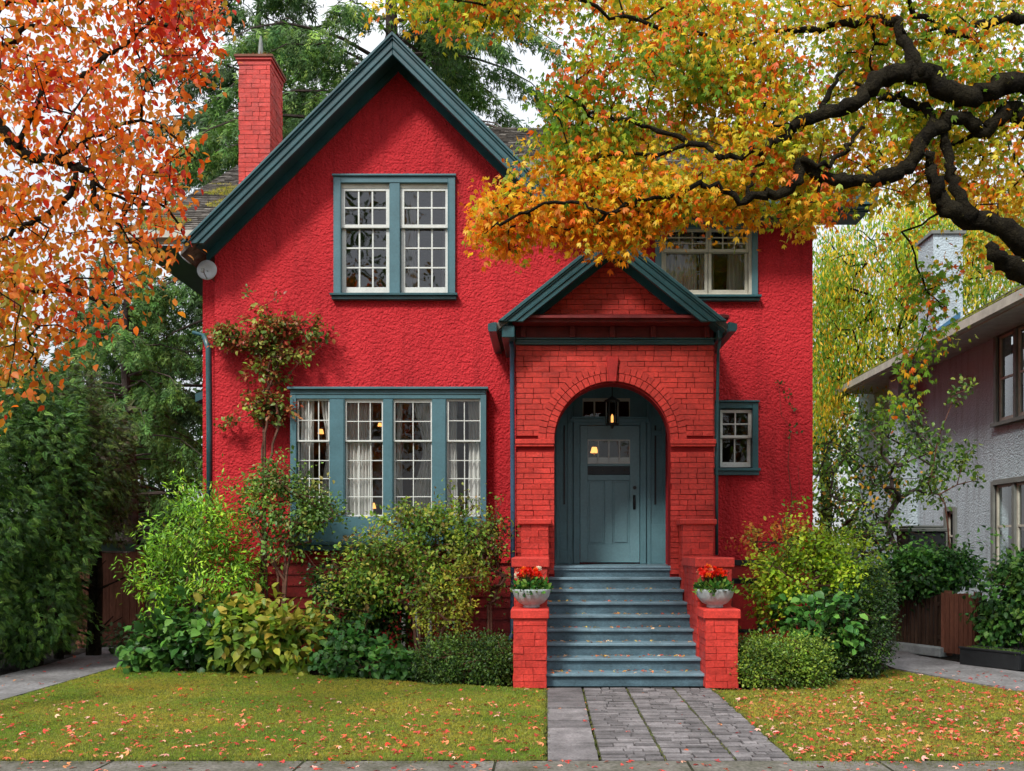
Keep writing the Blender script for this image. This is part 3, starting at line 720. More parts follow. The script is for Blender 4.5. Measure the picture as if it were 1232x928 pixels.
# right upper window
X0, X1, Z0, Z1 = hx(788), hx(911), hz(357), 6.355
mb = MB(); casing(mb, X0, X1, Z0, Z1, YW, .085, .05, 0)
wd = mb.build('window', 'teal', house, bevel=.004, label='wide upstairs window with curtains right of the porch gable')
MB().box(X0-.04, X1+.04, YW-.13, YW+.10, Z0-.035, Z0).box(X0-.02, X1+.02, YW-.09, YW-.002, Z0-.08, Z0-.037).build('sill', 'tealdark', wd, bevel=.004)
mid = hx(852.5)
mb = MB().box(hx(796), hx(904), YW-.0, YW+.10, Z0, Z0+.045).box(hx(795), hx(798), YW-.02, YW+.1, Z0, Z1-.05).box(hx(901), hx(904.5), YW-.02, YW+.1, Z0, Z1-.05)
mb.build('inner_frame', 'cream', wd, bevel=.003)
for (a, b) in ((hx(798), mid), (mid+.004, hx(901))):
    mb = MB(); g = sash(mb, a, b, hz(303), Z1-.05, YW+.012, .04, .04, .045, 3, 3, .02); mb.build('sash', 'cream', wd, bevel=.003); pane(wd, g, YW+.035)
    mb = MB(); g = sash(mb, a+.004, b-.004, Z0+.045, hz(301), YW+.060, .045, .03, .07, 1, 1, .02); mb.build('sash', 'cream', wd, bevel=.003); pane(wd, g, YW+.083)
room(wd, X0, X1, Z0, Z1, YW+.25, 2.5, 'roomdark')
curtain(wd, hx(800), hx(842), Z0+.02, Z1-.02, YW+.30, 8, .035)
curtain(wd, hx(845), hx(863), Z0+.02, Z1-.02, YW+.31, 4, .035)
curtain(wd, hx(880), hx(903), Z0+.02, Z1-.02, YW+.32, 5, .035)
# small window
X0, X1, Z0, Z1 = hx(858.5), hx(911.5), hz(564), hz(485)
mb = MB(); casing(mb, X0, X1, Z0, Z1, YW, .085, .085, 0)
wd = mb.build('window', 'tealdark', house, bevel=.004, label='small downstairs sash window right of the porch')
MB().box(X0-.01, X1+.02, YW-.12, YW+.10, Z0-.04, Z0).box(X0, X1+.005, YW-.08, YW-.002, Z0-.10, Z0-.042).build('sill', 'tealdark', wd, bevel=.004)
a, b = hx(865.5), hx(904.5)
mb = MB(); g = sash(mb, a, b, hz(527), hz(493), YW+.012, .05, .045, .04, 2, 2, .02); mb.build('sash', 'white', wd, bevel=.003); pane(wd, g, YW+.035)
mb = MB(); g = sash(mb, a+.004, b-.004, hz(562), hz(525), YW+.060, .05, .03, .075, 2, 1, .02); mb.build('sash', 'white', wd, bevel=.003); pane(wd, g, YW+.083)
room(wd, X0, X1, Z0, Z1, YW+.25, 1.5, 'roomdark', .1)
# big ground floor window, standing a little proud of the wall
YB = 13.78
bx = lambda u: hx(u, YB); bz = lambda v: hz(v, YB)
X0, X1, Z0, Z1 = bx(349), bx(585), bz(652), bz(469)
mb = MB()
mb.box(X0, X0+.085, YB, YW+.12, Z0, Z1).box(X1-.085, X1, YB, YW+.12, Z0, Z1)
mb.box(X0+.085, X1-.085, YB+.003, YW+.12, Z1-.13, Z1).box(X0+.085, X1-.085, YB+.003, YW+.12, Z0, bz(622))
mb.box(X0+.01, X1-.01, YB-.012, YB+.002, Z1-.065, Z1-.045)
for (a, b) in ((bx(396), bx(414.5)), (bx(460.5), bx(473)), (bx(519.5), bx(537))):
    mb.box(a, b, YB+.012, YW+.118, bz(622)-.01, Z1-.131); mb.box(a+.012, b-.012, YB, YB+.011, bz(622), Z1-.14)
mb.box(X0-.03, X1+.03, YB-.06, YW-.004, Z1+.001, Z1+.035)
wd = mb.build('window', 'teal', house, bevel=.004, label='wide four light ground floor window in teal frame above the shrubs')
MB().box(X0-.05, X1+.05, YB-.08, YW-.004, Z0-.05, Z0-.001).box(X0-.02, X1+.02, YB-.03, YW-.004, Z0-.13, Z0-.052).build('sill', 'tealdark', wd, bevel=.005)
for i, (ua, ub) in enumerate(((356.5, 396), (414.5, 460.5), (473, 519.5), (537, 579.5))):
    a, b = bx(ua), bx(ub); top = bz(479 if i != 3 else 480); cols = 3 if i in (0, 1) else 2
    mb = MB(); g = sash(mb, a, b, bz(531), top, YB+.045, .022 if i < 3 else .032, .06 if i in (1, 2) else .03, .022, cols, 2, .013, .035); mb.build('sash', 'white', wd); pane(wd, g, YB+.062)
    mb = MB(); g = sash(mb, a+.003, b-.003, bz(621), bz(530), YB+.085, .018, .02, .02, cols, 4, .013, .035); mb.build('sash', 'white', wd); pane(wd, g, YB+.102)
mb = MB()
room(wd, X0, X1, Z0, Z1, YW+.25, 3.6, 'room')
zb, zt2 = bz(640), bz(474)
curtain(wd, bx(357), bx(374), zb, zt2, YB+.17, 3, .03); curtain(wd, bx(382), bx(396), zb, zt2, YB+.17, 3, .03, .5, 1)
curtain(wd, bx(414), bx(446), zb, zt2, YB+.17, 7, .03); 
curtain(wd, bx(494), bx(521), zb, zt2, YB+.17, 5, .035, .45, 1); curtain(wd, bx(474), bx(482), zb, zt2, YB+.17, 2, .03)
curtain(wd, bx(537), bx(549), zb, zt2, YB+.17, 3, .03); curtain(wd, bx(562), bx(581), zb, zt2, YB+.17, 4, .03)
# plinth siding below the window (red boards)
mb = MB()
for i in range(8): z = .05+i*.165; mb.hexa([(-4.88, YW-.035, z), (-.47, YW-.035, z), (-.47, YW-.012, z+.16), (-4.88, YW-.012, z+.16)], [(-4.88, YW-.004, z), (-.47, YW-.004, z), (-.47, YW-.004, z+.16), (-4.88, YW-.004, z+.16)])
mb.box(-4.9, -.45, YW-.06, YW-.003, 1.375, 1.41)
mb.build('plinth_boards', 'redwood', house)
bwn = MB(); casing(bwn, hx(484), hx(520), hz(788), hz(728), YW-.04, .05, .05, .05, [(hx(500), hx(504))], .03)
bwn = bwn.build('basement_window', 'white', house, label='white framed basement window behind the shrubs')
pane(bwn, (hx(487), hx(517), hz(785), hz(731)), YW-.05, 'glassdark')
mb = MB(); casing(mb, hx(876), hx(915), .35, 1.12, YW, .05, .05, .05, (), .04); mb.box(2.34, 3.9, YW-.06, YW-.003, 1.34, 1.42)
bw = mb.build('basement_window', 'blackbox', house, label='dark basement window to the right of the steps'); pane(bw, (hx(880), hx(911), .4, 1.07), YW-.02, 'glassdark')
MB().box(2.35, 3.9, YW-.028, YW-.002, 0, 1.335).build('plinth_render', 'redwood', house)
mb = MB().tube([W(868, 676, 13.7), W(892, 677, 13.7)], .02, 6); 
# small dark eave on the left wing
mb = MB(); mb.hexa([(-5.55, 16.6, 4.52), (-5.55, 18.4, 4.52), (-6.15, 18.4, 4.28), (-6.15, 16.6, 4.28)], [(-5.55, 16.6, 4.38), (-5.55, 18.4, 4.38), (-6.15, 18.4, 4.14), (-6.15, 16.6, 4.14)])
mb.box(-5.95, -5.55, 16.7, 18.3, 3.85, 4.15); mb.build('side_eave', 'tealdark', house)

# ---- door recess
YD = 14.42
dx = lambda u: hx(u, YD); dz = lambda v: hz(v, YD)
mb = MB().box(-.2, dx(690), YD+.02, YD+.08, FLOOR, 4.15).box(dx(775), 2.06, YD+.02, YD+.08, FLOOR, 4.15)
mb.box(dx(690), dx(775), YD+.02, YD+.08, dz(508), dz(506)).box(dx(690), dx(775), YD+.02, YD+.08, dz(479), 4.15)
mb.box(dx(690), dx(701), YD+.02, YD+.08, dz(506), dz(479)).box(dx(758), dx(775), YD+.02, YD+.08, dz(506), dz(479))
for a, b, c, d in ((669, 673, 679, 481), (683, 688, 679, 481), (778, 783, 679, 481), (797, 801, 679, 481)): mb.box(dx(a), dx(b), YD-.005, YD+.02, dz(c), dz(d))
mb.box(-.2, dx(690), YD-.002, YD+.02, 1.36, 1.56).box(dx(783.5), 2.06, YD-.002, YD+.02, FLOOR, 1.95).box(dx(783.5), 2.06, YD-.002, YD+.02, 3.30, 3.38)
mb.build('entrance_panelling', 'tealporch', porch, bevel=.003)
for q in (678, 787.5): MB().box(dx(q), dx(q+2), YD+.0, YD+.022, dz(607), dz(512)).build('sidelight_slot', 'black', porch)
# inner side cheeks and ceiling of the porch
MB().box(PX0+.2, PX0+.23, YP+.24, YD+.02, FLOOR, 4.1).box(PX1-.23, PX1-.2, YP+.24, YD+.02, FLOOR, 4.1).box(PX0+.2, PX1-.2, YP+.245, YD+.02, 4.1, 4.13).build('porch_lining', 'tealporch', porch)
MB().box(PX0+.2, PX1-.2, YP+.0, YD+.06, FLOOR-.06, FLOOR-.002).build('porch_floor', 'step', porch)
mb = MB().box(dx(690), dx(697.5), YD-.04, YD+.03, FLOOR, dz(504)).box(dx(770), dx(777), YD-.04, YD+.03, FLOOR, dz(504)).box(dx(686), dx(781), YD-.05, YD+.03, dz(508.5), dz(504))
mb.box(dx(697.5), dx(770), YD-.03, YD+.03, dz(512), dz(508.5)+.001).box(dx(688), dx(779), YD-.07, YD+.03, dz(504)+.001, dz(502))
mb.build('door_frame', 'tealporch', porch, bevel=.004)
D0, D1, Dz0, Dz1 = dx(698), dx(769.5), FLOOR+.02, dz(512.5)
mb = MB(); y0, y1 = YD+.0, YD+.045
gz0, gz1 = dz(558), dz(529); sz0, sz1 = dz(571.5), dz(561)
px = [(dx(707), dx(727.5)), (dx(737), dx(757))]; pz0, pz1 = dz(655), dz(578)
mb.box(D0, dx(707), y0, y1, Dz0, Dz1).box(dx(758), D1, y0, y1, Dz0, Dz1)
mb.box(dx(707), dx(758), y0, y1, gz1, Dz1).box(dx(707), dx(758), y0, y1, sz1, gz0).box(dx(707), dx(758), y0, y1, pz1, sz0).box(dx(707), dx(758), y0, y1, Dz0, pz0)
mb.box(dx(727.5), dx(737), y0, y1, pz0, pz1).box(dx(757), dx(758), y0, y1, pz0, pz1)
for a, b in px:
    mb.box(a, b, y0+.022, y1-.01, pz0, pz1)
    mb.box(a+.03, b-.03, y0+.008, y0+.023, pz0+.03, pz1-.03)
mb.box(D0, D1, y0-.015, y0, Dz0, Dz0+.02)
door = mb.build('front_door', surf('front_door_paint', (.145, .275, .31), .33, .08, 2, .08, 30, .002, .5), house, bevel=.003)
MB().box(dx(707), dx(758), YD+.02, YD+.028, sz0, sz1).box(dx(709), dx(756), YD-.012, YD+.0, sz0+.01, sz0+.03).build('letter_slot', 'black', door)
for i in range(4): MB().lathe([(.012, 0), (.012, .006)], (dx(712+i*13), YD-.016, (sz0+sz1)/2), 8).build('slot_stud', 'brass', door)
mb = MB(); xa, xb = dx(707), dx(758)
for i in range(5): x = xa+(xb-xa)*i/4; mb.box(x-.01, x+.01, YD+.004, YD+.03, gz0, gz1)
mb.box(xa, xb, YD+.003, YD+.031, gz0, gz0+.025).box(xa, xb, YD+.003, YD+.031, gz1-.02, gz1)
mb.build('door_glazing_bars', 'white', door); pane(door, (xa, xb, gz0, gz1), YD+.026)
MB().box(xa, xb, YD+.06, YD+.07, gz0, gz0+.10).build('door_blind', 'white', door)
mb = MB().box(dx(761.5), dx(764.5), YD-.012, YD, dz(613), dz(596)).tube([(dx(763), YD-.01, dz(597)), (dx(763), YD-.05, dz(600)), (dx(763), YD-.05, dz(608)), (dx(763), YD-.01, dz(612))], .009, 6)
mb.build('handle', 'black', door, smooth=True)
MB().add(*(lambda c: ([(c[0]+.028*math.cos(a), c[1]+yy, c[2]+.028*math.sin(a)) for yy in (0, -.02) for a in np.linspace(0, 2*math.pi, 13)[:-1]], [tuple(range(12)), tuple(range(23, 11, -1))]+[(i, (i+1) % 12, (i+1) % 12+12, i+12) for i in range(12)]))((dx(763.5), YD, dz(587)))).build('deadbolt', 'black', door)
# transom
mb = MB(); a, b = dx(701), dx(758); z0, z1 = dz(506), dz(479)
mb.box(a, b, YD+.03, YD+.06, z1-.045, z1).box(a, b, YD+.03, YD+.06, z0, z0+.035)
for i in range(5): x = a+(b-a)*i/4; mb.box(x-.012, x+.012, YD+.031, YD+.059, z0, z1)
tr = mb.build('transom_window', 'cream', porch); pane(tr, (a, b, z0, z1), YD+.05)
room(porch, -.1, 1.9, FLOOR+.3, 4.0, YD+.12, 2.8, 'roomdark', 0)

# ---- steps
for k in range(1, 10):
    y0 = 11.0+.25*(k-1); z = FLOOR*k/9; zl = FLOOR*(k-1)/9
    xr = 1.83 if k < 7 else (1.80 if k < 9 else 1.76)
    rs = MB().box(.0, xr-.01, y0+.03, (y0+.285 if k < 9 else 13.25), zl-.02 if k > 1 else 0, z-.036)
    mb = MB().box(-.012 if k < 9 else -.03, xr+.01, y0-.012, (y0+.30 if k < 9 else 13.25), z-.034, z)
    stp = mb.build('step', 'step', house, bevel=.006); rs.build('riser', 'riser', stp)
MB().box(.01, 1.82, 11.04, 11.06, .0, .115).build('step_kickboard', 'blackbox', house)
P = []
for k in range(1, 8):
    for _ in range(int(46*(1.25-k*.11))): P.append((random.uniform(.03, 1.8), 11.0+.25*(k-1)+random.choice((random.uniform(.02, .25), random.uniform(.17, .25))), FLOOR*k/9+.012))
litter('fallen_leaves', np.array(P), .036, [(214, 150, 50), (222, 180, 80), (200, 80, 40), (225, 190, 150), (210, 120, 60)])

# ---- piers beside the steps
def pier(x0, x1, y0, y1, z0, z1, cap=.11, ov=.03, name='pier'):
    p = MB().box(x0+.01, x1-.01, y0+.01, y1-.01, z0, z1-cap).build(name, 'mortar', house)
    mb = bricks(rows_rect(x0, x1, z0, z1-cap, .08), lambda x, d, z: (x, y0+.02+d, z), gap=.004, proud=.02, jit=.004)
    for X, s in ((x0, 1), (x1, -1)):
        m2 = bricks(rows_rect(y0, y1, z0, z1-cap, .08), (lambda x, d, z, X=X, s=s: (X+s*(.02+d), x, z)), gap=.004, proud=.02, jit=.003, off=1)
        m2.build('brickwork', 'brick', p)
    mb.build('brickwork', 'brick', p)
    MB().box(x0-ov, x1+ov, y0-ov, y1, z1-cap, z1).build('coping', 'brick', p, bevel=.012)
    return p
for s in (0, 1):
    xa, xb = (-.385, -.005) if not s else (1.71+.11, 2.19)
    pier(xa, xb, 10.88, 11.38, 0, .905)
    xa2, xb2 = (-.395, -.0) if not s else (1.81, 2.22)
    pier(xa2, xb2, 11.40, 12.55, 0, 1.49 if True else 0, .12)
    xa3, xb3 = (-.34, .02) if not s else (1.80, 2.20)
    pier(xa3, xb3, 12.57, 12.96, 0, 1.985, .075, .045)

# ================================================================== THINGS ON / NEAR THE HOUSE
def lathe_obj(name, prof, c, mat, parent, n=24): return MB().lathe(prof, c, n).build(name, mat, parent, smooth=True)
lc = W(736.5, 496, 13.7)
lan = thing('porch_lantern', 'black cylindrical glass lantern hanging in the brick entrance arch', 'lantern', (lc[0], lc[1], 3.35))
mb = MB().lathe([(.11, 0), (.115, .015), (.06, .05), (.02, .075)], (lc[0], lc[1], lc[2]+.15), 16).lathe([(.09, 0), (.10, .02), (.09, .03)], (lc[0], lc[1], lc[2]-.19), 16)
for i in range(6):
    a = i*math.pi/3; mb.tube([(lc[0]+.095*math.cos(a), lc[1]+.095*math.sin(a), lc[2]-.17), (lc[0]+.095*math.cos(a), lc[1]+.095*math.sin(a), lc[2]+.155)], .006, 5)
mb.lathe([(.03, 0), (.015, -.05)], (lc[0], lc[1], lc[2]-.19), 8)
mb.build('lantern_cage', 'black', lan)
MB().lathe([(.075, 0), (.078, .3)], (lc[0], lc[1], lc[2]-.155), 18).build('glass_shade', 'glassdark', lan, smooth=True)
MB().lathe([(.018, 0), (.018, .10), (.004, .13)], (lc[0], lc[1], lc[2]-.16), 8).build('candle_bulb', 'warm', lan, smooth=True)
MB().tube([(lc[0], lc[1], lc[2]+.22), (lc[0], lc[1], 4.10)], .008, 6).build('hanging_rod', 'black', lan)

def dishes():
    c = W(249, 325, 13.9); d = thing('satellite_dish', 'round pale grey satellite dish at the left corner under the eave', 'satellite dish', c)
    vs = [(c[0], c[1]+.03, c[2])]; n = 28
    for r in (.5, 1):
        for k in range(n): a = 2*math.pi*k/n; vs.append((c[0]+.145*r*math.cos(a), c[1]+.03-.035*r*r, c[2]+.145*r*math.sin(a)))
    fs = [(0, 1+k, 1+(k+1) % n) for k in range(n)]+[(1+k, 1+n+k, 1+n+(k+1) % n, 1+(k+1) % n) for k in range(n)]
    b = len(vs); vs += [(v[0], v[1]+.012, v[2]) for v in vs]; fs += [tuple(i+b for i in reversed(f)) for f in fs]
    fs += [(1+n+k, b+1+n+k, b+1+n+(k+1) % n, 1+n+(k+1) % n) for k in range(n)]
    MB().add(vs, fs).build('dish', 'dish', d, smooth=True)
    MB().tube([(c[0], c[1]+.03, c[2]), (c[0]-.02, c[1]+.15, c[2]-.05), (-4.95, 14.3, c[2]-.06)], .018, 6).tube([(c[0], c[1], c[2]-.13), (c[0], c[1]-.16, c[2]-.06)], .008, 5).box(c[0]-.02, c[0]+.02, c[1]-.2, c[1]-.15, c[2]-.08, c[2]-.03).build('mount_arm', 'greytrim', d)
    c = W(228, 311, 14.4); f = thing('floodlight', 'white glass floodlight fitting beneath the left eave beside the dish', 'floodlight', c)
    MB().tube([c+(-.13, 0, .10), c+(-.05, -.02, .05), c+(.05, -.03, -.02), c+(.12, -.04, -.09)], [.04, .075, .085, .03], 12).build('lamp_shell', 'dish', f, smooth=True)
    MB().tube([c+(-.12, 0, .09), (c[0]-.14, 14.6, 6.33)], .015, 6).build('bracket', 'greytrim', f)
dishes()

def flowers(c, pos, seed):
    bowl = thing('planter_bowl', f'round pale blue-grey stone bowl on the {pos} entrance pier', 'planter', c, 'stone bowls on the entrance piers')
    MB().lathe([(.085, 0), (.10, .012), (.09, .03), (.15, .06), (.205, .13), (.225, .20), (.228, .215), (.212, .222), (.20, .20), (.19, .18), (.02, .175)], c, 36).build('bowl', 'stone', bowl, smooth=True)
    MB().lathe([(.195, 0), (.19, .012)], (c[0], c[1], c[2]+.18), 20).build('soil_fill', 'soil', bowl)
    f = thing('flower_arrangement', 'mixed red, white and pink blooms with trailing greenery in the left bowl' if pos == 'left' else 'red blooms leaning left with spiky greenery in the right bowl', 'flowers', (c[0], c[1], c[2]+.2), 'flower arrangements in the entrance bowls')
    n = 420; d = nrm(rng.normal(0, 1, (n, 3))*(1, 1, .8)); d[:, 2] = np.abs(d[:, 2])*.9-.12
    P = np.array((c[0], c[1], c[2]+.20))+d*rng.uniform(.10, .235, (n, 1))*(1, 1, .9)
    scatter('foliage', 'oval', P, d+(0, 0, .3)+rng.normal(0, .4, (n, 3)), d+rng.normal(0, .4, (n, 3)), rng.uniform(.04, .085, n), pal([(60, 110, 40), (90, 140, 50), (40, 84, 36), (120, 150, 60)], n=n), 'leafg', f)
    # stems
    mb = MB(); cols = [(228, 36, 18), (244, 70, 18), (238, 48, 24), (244, 120, 30), (240, 232, 205), (226, 140, 110), (224, 34, 22)]
    hp, hc = [], []
    sgn = 1 if pos == 'left' else -1
    for i in range(26):
        a = random.uniform(0, 6.28); rr = random.uniform(.02, .17); hx_ = rr*math.cos(a)-(0 if pos == 'left' else .045); hy = rr*math.sin(a); hh = .15+random.uniform(0, .13)*(1-rr*3)+.03
        p = np.array((c[0]+hx_, c[1]+hy, c[2]+.18+hh)); mb.tube([(c[0]+hx_*.3, c[1]+hy*.3, c[2]+.18), p], .004, 4); hp.append(p); hc.append(random.choice((cols[:4]+cols[6:]) if i > 2 else cols[4:6]))
    for i in range(9):
        a = random.uniform(0, 6.28); mb.tube([(c[0], c[1], c[2]+.2), (c[0]+.1*math.cos(a), c[1]+.1*math.sin(a), c[2]+.34), (c[0]+.17*math.cos(a), c[1]+.17*math.sin(a), c[2]+.42)], .003, 4)
    mb.build('stems', 'stem', f)
    PP, DD, CC = [], [], []
    for p, col in zip(hp, hc):
        k = 26; dd = nrm(rng.normal(0, 1, (k, 3))+(0, -.3, .6)); PP.append(p+dd*.008); DD.append(dd); CC.append(pal([col], n=k, jit=.12))
    for a_, b_, c_ in zip(PP, DD, CC): scatter('bloom', 'ovalw', a_, b_, rng.normal(0, 1, (len(a_), 3)), rng.uniform(.028, .048, len(a_)), c_, 'petal', f)
flowers(W(639.5, 733, 11.14)*(1, 1, 0)+(0, 0, .907), 'left', 1)
flowers(W(858, 733, 11.14)*(1, 1, 0)+(.02, 0, .907), 'right', 2)

# lamps and candles behind the big window
def lamp(u, v, D, s, label):
    c = W(u, v, D); t = thing('table_lamp', label, 'lamp', (c[0], c[1], c[2]-.25*s), 'lamps glowing inside the front room')
    MB().lathe([(.09*s, 0), (.055*s, .13*s)], (c[0], c[1], c[2]), 14).build('lamp_shade', 'warm', t, smooth=True)
    MB().lathe([(.06*s, 0), (.02*s, .03), (.02*s, .2*s), (.01, .26*s)], (c[0], c[1], c[2]-.26*s), 10).build('lamp_base', 'brass', t, smooth=True)
lamp(370.5, 499, 16.6, .8, 'small glowing lamp seen through the top of the leftmost window light')
lamp(386, 522, 16.4, .6, 'amber lamp low in the leftmost window light')
lamp(457, 513, 16.8, .45, 'tiny warm lamp at the right edge of the second window light')
lamp(500, 610, 16.0, .55, 'warm lamp low down behind the third window light')
lamp(448, 612, 15.6, .7, 'orange lamp low in the second window light beside the curtain')
lamp(715, 545, 16.3, .75, 'orange lamp glowing behind the front door glass')
def candle(u, v, h, lab):
    c = W(u, v, 14.12); t = thing('candle', lab, 'candle', c)
    MB().lathe([(.035, 0), (.035, .02), (.022, .03), (.022, h), (.018, h+.005)], c, 14).build('wax_body', 'candle', t, smooth=True)
    MB().tube([c+(0, 0, h), c+(0, 0, h+.025)], .003, 4).build('wick', 'black', t)
candle(484.5, 621, .27, 'tall ivory candle on the window ledge of the third light')
candle(437, 621, .20, 'shorter ivory candle behind the second window light')
MB().box(bx(352), bx(582), YW+.0, YW+.33, bz(626), bz(621)-.002).build('window_ledge', 'white', house) if False else None

# ================================================================== PLANTS
def blob_points(blobs, n, shell=.45):
    """blobs: (centre xyz, radii xyz, weight). points biased to the shell"""
    w = np.array([b[2] if len(b) > 2 else 1. for b in blobs]); w = w/w.sum(); idx = rng.choice(len(blobs), n, p=w)
    d = nrm(rng.normal(0, 1, (n, 3))); r = rng.random((n, 1))**shell
    C = np.array([b[0] for b in blobs])[idx]; S = np.array([b[1] for b in blobs])[idx]
    return C+d*r*S, nrm(d/S*S.mean(1, keepdims=True)), idx
def B(u, v, D, ru, rv, rd=None, w=None):
    c = W(u, v, D); s = D/F; rx, rz = ru*s, rv*s; rd = rd if rd else (rx+rz)/2
    return (c, np.array((rx, rd, rz)), w if w else ru*rv)
def plant(name, label, cat, blobs, base, ncl, per, size, tm, cols, spread=.07, droop=.2, stem='stem', r0=.003, nstems=3, group=None, shell=.45, mat='leafg', coljit=.14, clbias=.8, twig=180, minz=.03, facing=.5):
    base = np.array(base, float); base[2] = 0
    t = thing(name, label, cat, base, group)
    C, Dn, _ = blob_points(blobs, ncl, shell)
    if shell > .3:
        sh = rng.random(len(C)) < .13; C[sh] += (Dn[sh]*.7+(0, 0, .8))*rng.uniform(.05, .28, (sh.sum(), 1))
        lump = np.sin(C[:, 0]*7+2*np.sin(C[:, 2]*5))+np.sin(C[:, 2]*9+C[:, 1]*5+C[:, 0]*3); kp = lump+rng.normal(0, .5, len(C)) > -1.15; C, Dn = C[kp], Dn[kp]
    ok = C[:, 2] > minz; C, Dn = C[ok], Dn[ok]
    n = len(C)*per; idx = np.repeat(np.arange(len(C)), per)
    P = C[idx]+rng.normal(0, spread, (n, 3)); P[:, 2] = np.maximum(P[:, 2], minz*.7)
    Dv = Dn[idx]*.7+rng.normal(0, .6, (n, 3)); Dv[:, 2] -= droop
    N = np.array((0, -.25, 1.))+Dn[idx]*facing+rng.normal(0, .45, (n, 3))
    tone = (1+.22*np.sin(C[:, 0]*6+C[:, 2]*8)+rng.normal(0, .12, len(C)))[idx][:, None]; base_c = rng.integers(0, len(cols), len(C)); ci = np.where(rng.random(n) < clbias, base_c[idx], rng.integers(0, len(cols), n))
    scatter('foliage', tm, P, Dv, N, size*rng.uniform(.6, 1.3, n), pal(cols, ci, jit=coljit)*np.clip(tone, .55, 1.5)*1.12, mat, t)
    tg = C[rng.permutation(len(C))[:twig]]
    mb = MB()
    for s in range(nstems):
        st = base+np.array((random.uniform(-.1, .1), random.uniform(-.1, .1), -.02)); sub = tg[s::nstems]
        if len(sub) == 0: continue
        cen = sub.mean(0); tr = [st+(cen-st)*q*.55+(0, 0, .0) for q in np.linspace(0, 1, 6)]
        A, par, cnt = grow(tr, sub, .12, .03, .12); sticks(mb, A, par, cnt, r0, 1, .45, 5, .05)
    mb.build('stems', stem, t); return t

dg = [(38, 62, 28), (50, 78, 30), (30, 52, 26), (62, 92, 34)]
mg = [(70, 110, 36), (92, 132, 44), (54, 92, 34), (112, 146, 50)]
yg = [(150, 176, 40), (128, 160, 40), (172, 190, 56), (100, 138, 38)]
print('plants')
# left of the steps
plant('leafy_shrub', 'tall bright green shrub at the left end of the bed', 'shrub', [B(235, 640, 13.0, 62, 50), B(200, 700, 12.9, 42, 60), B(262, 600, 13.2, 36, 26), B(270, 690, 13.0, 45, 60)], W(235, 780, 13.0), 560, 16, .085, 'narrow',
      [(136, 182, 44), (112, 160, 44), (160, 196, 56), (84, 132, 38), (98, 144, 40)], .085, .25, nstems=4, r0=.003)
plant('leafy_shrub', 'spindly upright shrub with fine leaves in front of the left end of the wide window', 'shrub', [B(345, 608, 13.1, 62, 34, .35), B(330, 580, 13.1, 34, 22, .3), B(395, 625, 13.1, 34, 22, .3), B(335, 650, 13.1, 40, 30, .3, 500)], W(335, 790, 13.0), 330, 14, .06, 'oval',
      [(96, 134, 50), (120, 150, 56), (74, 108, 44), (120, 120, 56), (100, 136, 66)], .07, .2, nstems=4, r0=.0045, twig=120)
plant('low_shrub', 'dark glossy broad leaved bush at the left foot of the bed', 'shrub', [B(205, 775, 12.5, 52, 34), B(250, 765, 12.5, 40, 40)], W(220, 805, 12.5), 190, 12, .13, 'ovalw', [(52, 92, 40), (66, 108, 44), (84, 124, 50), (44, 78, 34)], .09, .3, nstems=3)
plant('low_shrub', 'yellow green shrub with large pointed leaves beside the lawn', 'shrub', [B(300, 765, 12.45, 50, 42), B(350, 770, 12.45, 48, 38), B(280, 740, 12.6, 30, 24)], W(325, 805, 12.4), 250, 11, .145, 'oval', [(128, 150, 44), (160, 160, 56), (98, 132, 44), (176, 160, 66), (110, 140, 50)], .09, .35, nstems=4)
plant('leafy_shrub', 'broad layered shrub of small green and reddish leaves under the wide window', 'shrub', [B(505, 655, 12.9, 92, 40, .5), B(560, 640, 12.9, 50, 36, .45), B(450, 690, 12.7, 48, 42, .5), B(520, 700, 12.7, 60, 36, .5), B(500, 625, 12.9, 42, 16, .4), B(425, 720, 12.7, 36, 34, .4)], W(512, 790, 12.4), 820, 16, .058, 'oval',
      [(122, 156, 48), (150, 172, 58), (92, 130, 46), (136, 110, 56), (106, 144, 52), (172, 176, 72), (84, 120, 46)], .075, .15, nstems=4, r0=.0045, twig=160)
plant('leafy_shrub', 'dark green shrub filling the middle of the bed behind the low shrubs', 'shrub', [B(425, 735, 12.9, 45, 52, .4), B(395, 700, 13.2, 26, 30, .3), B(465, 740, 12.9, 36, 46, .3)], W(430, 790, 12.9), 300, 15, .07, 'oval', dg+[(84, 112, 40)], .08, .3)
plant('leafy_shrub', 'yellowing young shrub on a bent red stem right of the white basement window', 'shrub', [B(535, 735, 12.2, 36, 40, .3), B(560, 700, 12.3, 30, 30, .3)], W(520, 800, 12.1), 170, 13, .055, 'rhomb', [(150, 160, 50), (126, 146, 46), (176, 170, 60)], .06, .2, nstems=2, r0=.005, twig=70)
plant('leafy_shrub', 'thin reddish shrub against the wall left of the steps', 'shrub', [B(595, 670, 12.8, 22, 60, .25), B(580, 640, 12.9, 22, 30, .25)], W(594, 800, 12.6), 90, 12, .05, 'oval', [(120, 60, 50), (76, 96, 40), (90, 50, 44), (110, 130, 50)], .07, .2, nstems=2, r0=.005, twig=60)
plant('low_shrub', 'low spreading dark green broad leaved ground shrub at the front of the bed', 'shrub', [B(440, 795, 12.0, 50, 24), B(410, 790, 12.2, 32, 20), B(480, 800, 11.8, 34, 20)], W(440, 815, 12.0), 200, 12, .095, 'ovalw', [(58, 104, 46), (72, 120, 50), (90, 136, 56), (46, 84, 38)], .07, .3)
def boxhedge(label, blobs, base, ncl, cols, size=.034, **k):
    return plant('box_bush', label, 'bush', blobs, base, ncl, 16, size, 'oval', cols, .055, 0, shell=.22, nstems=4, twig=120, **k)
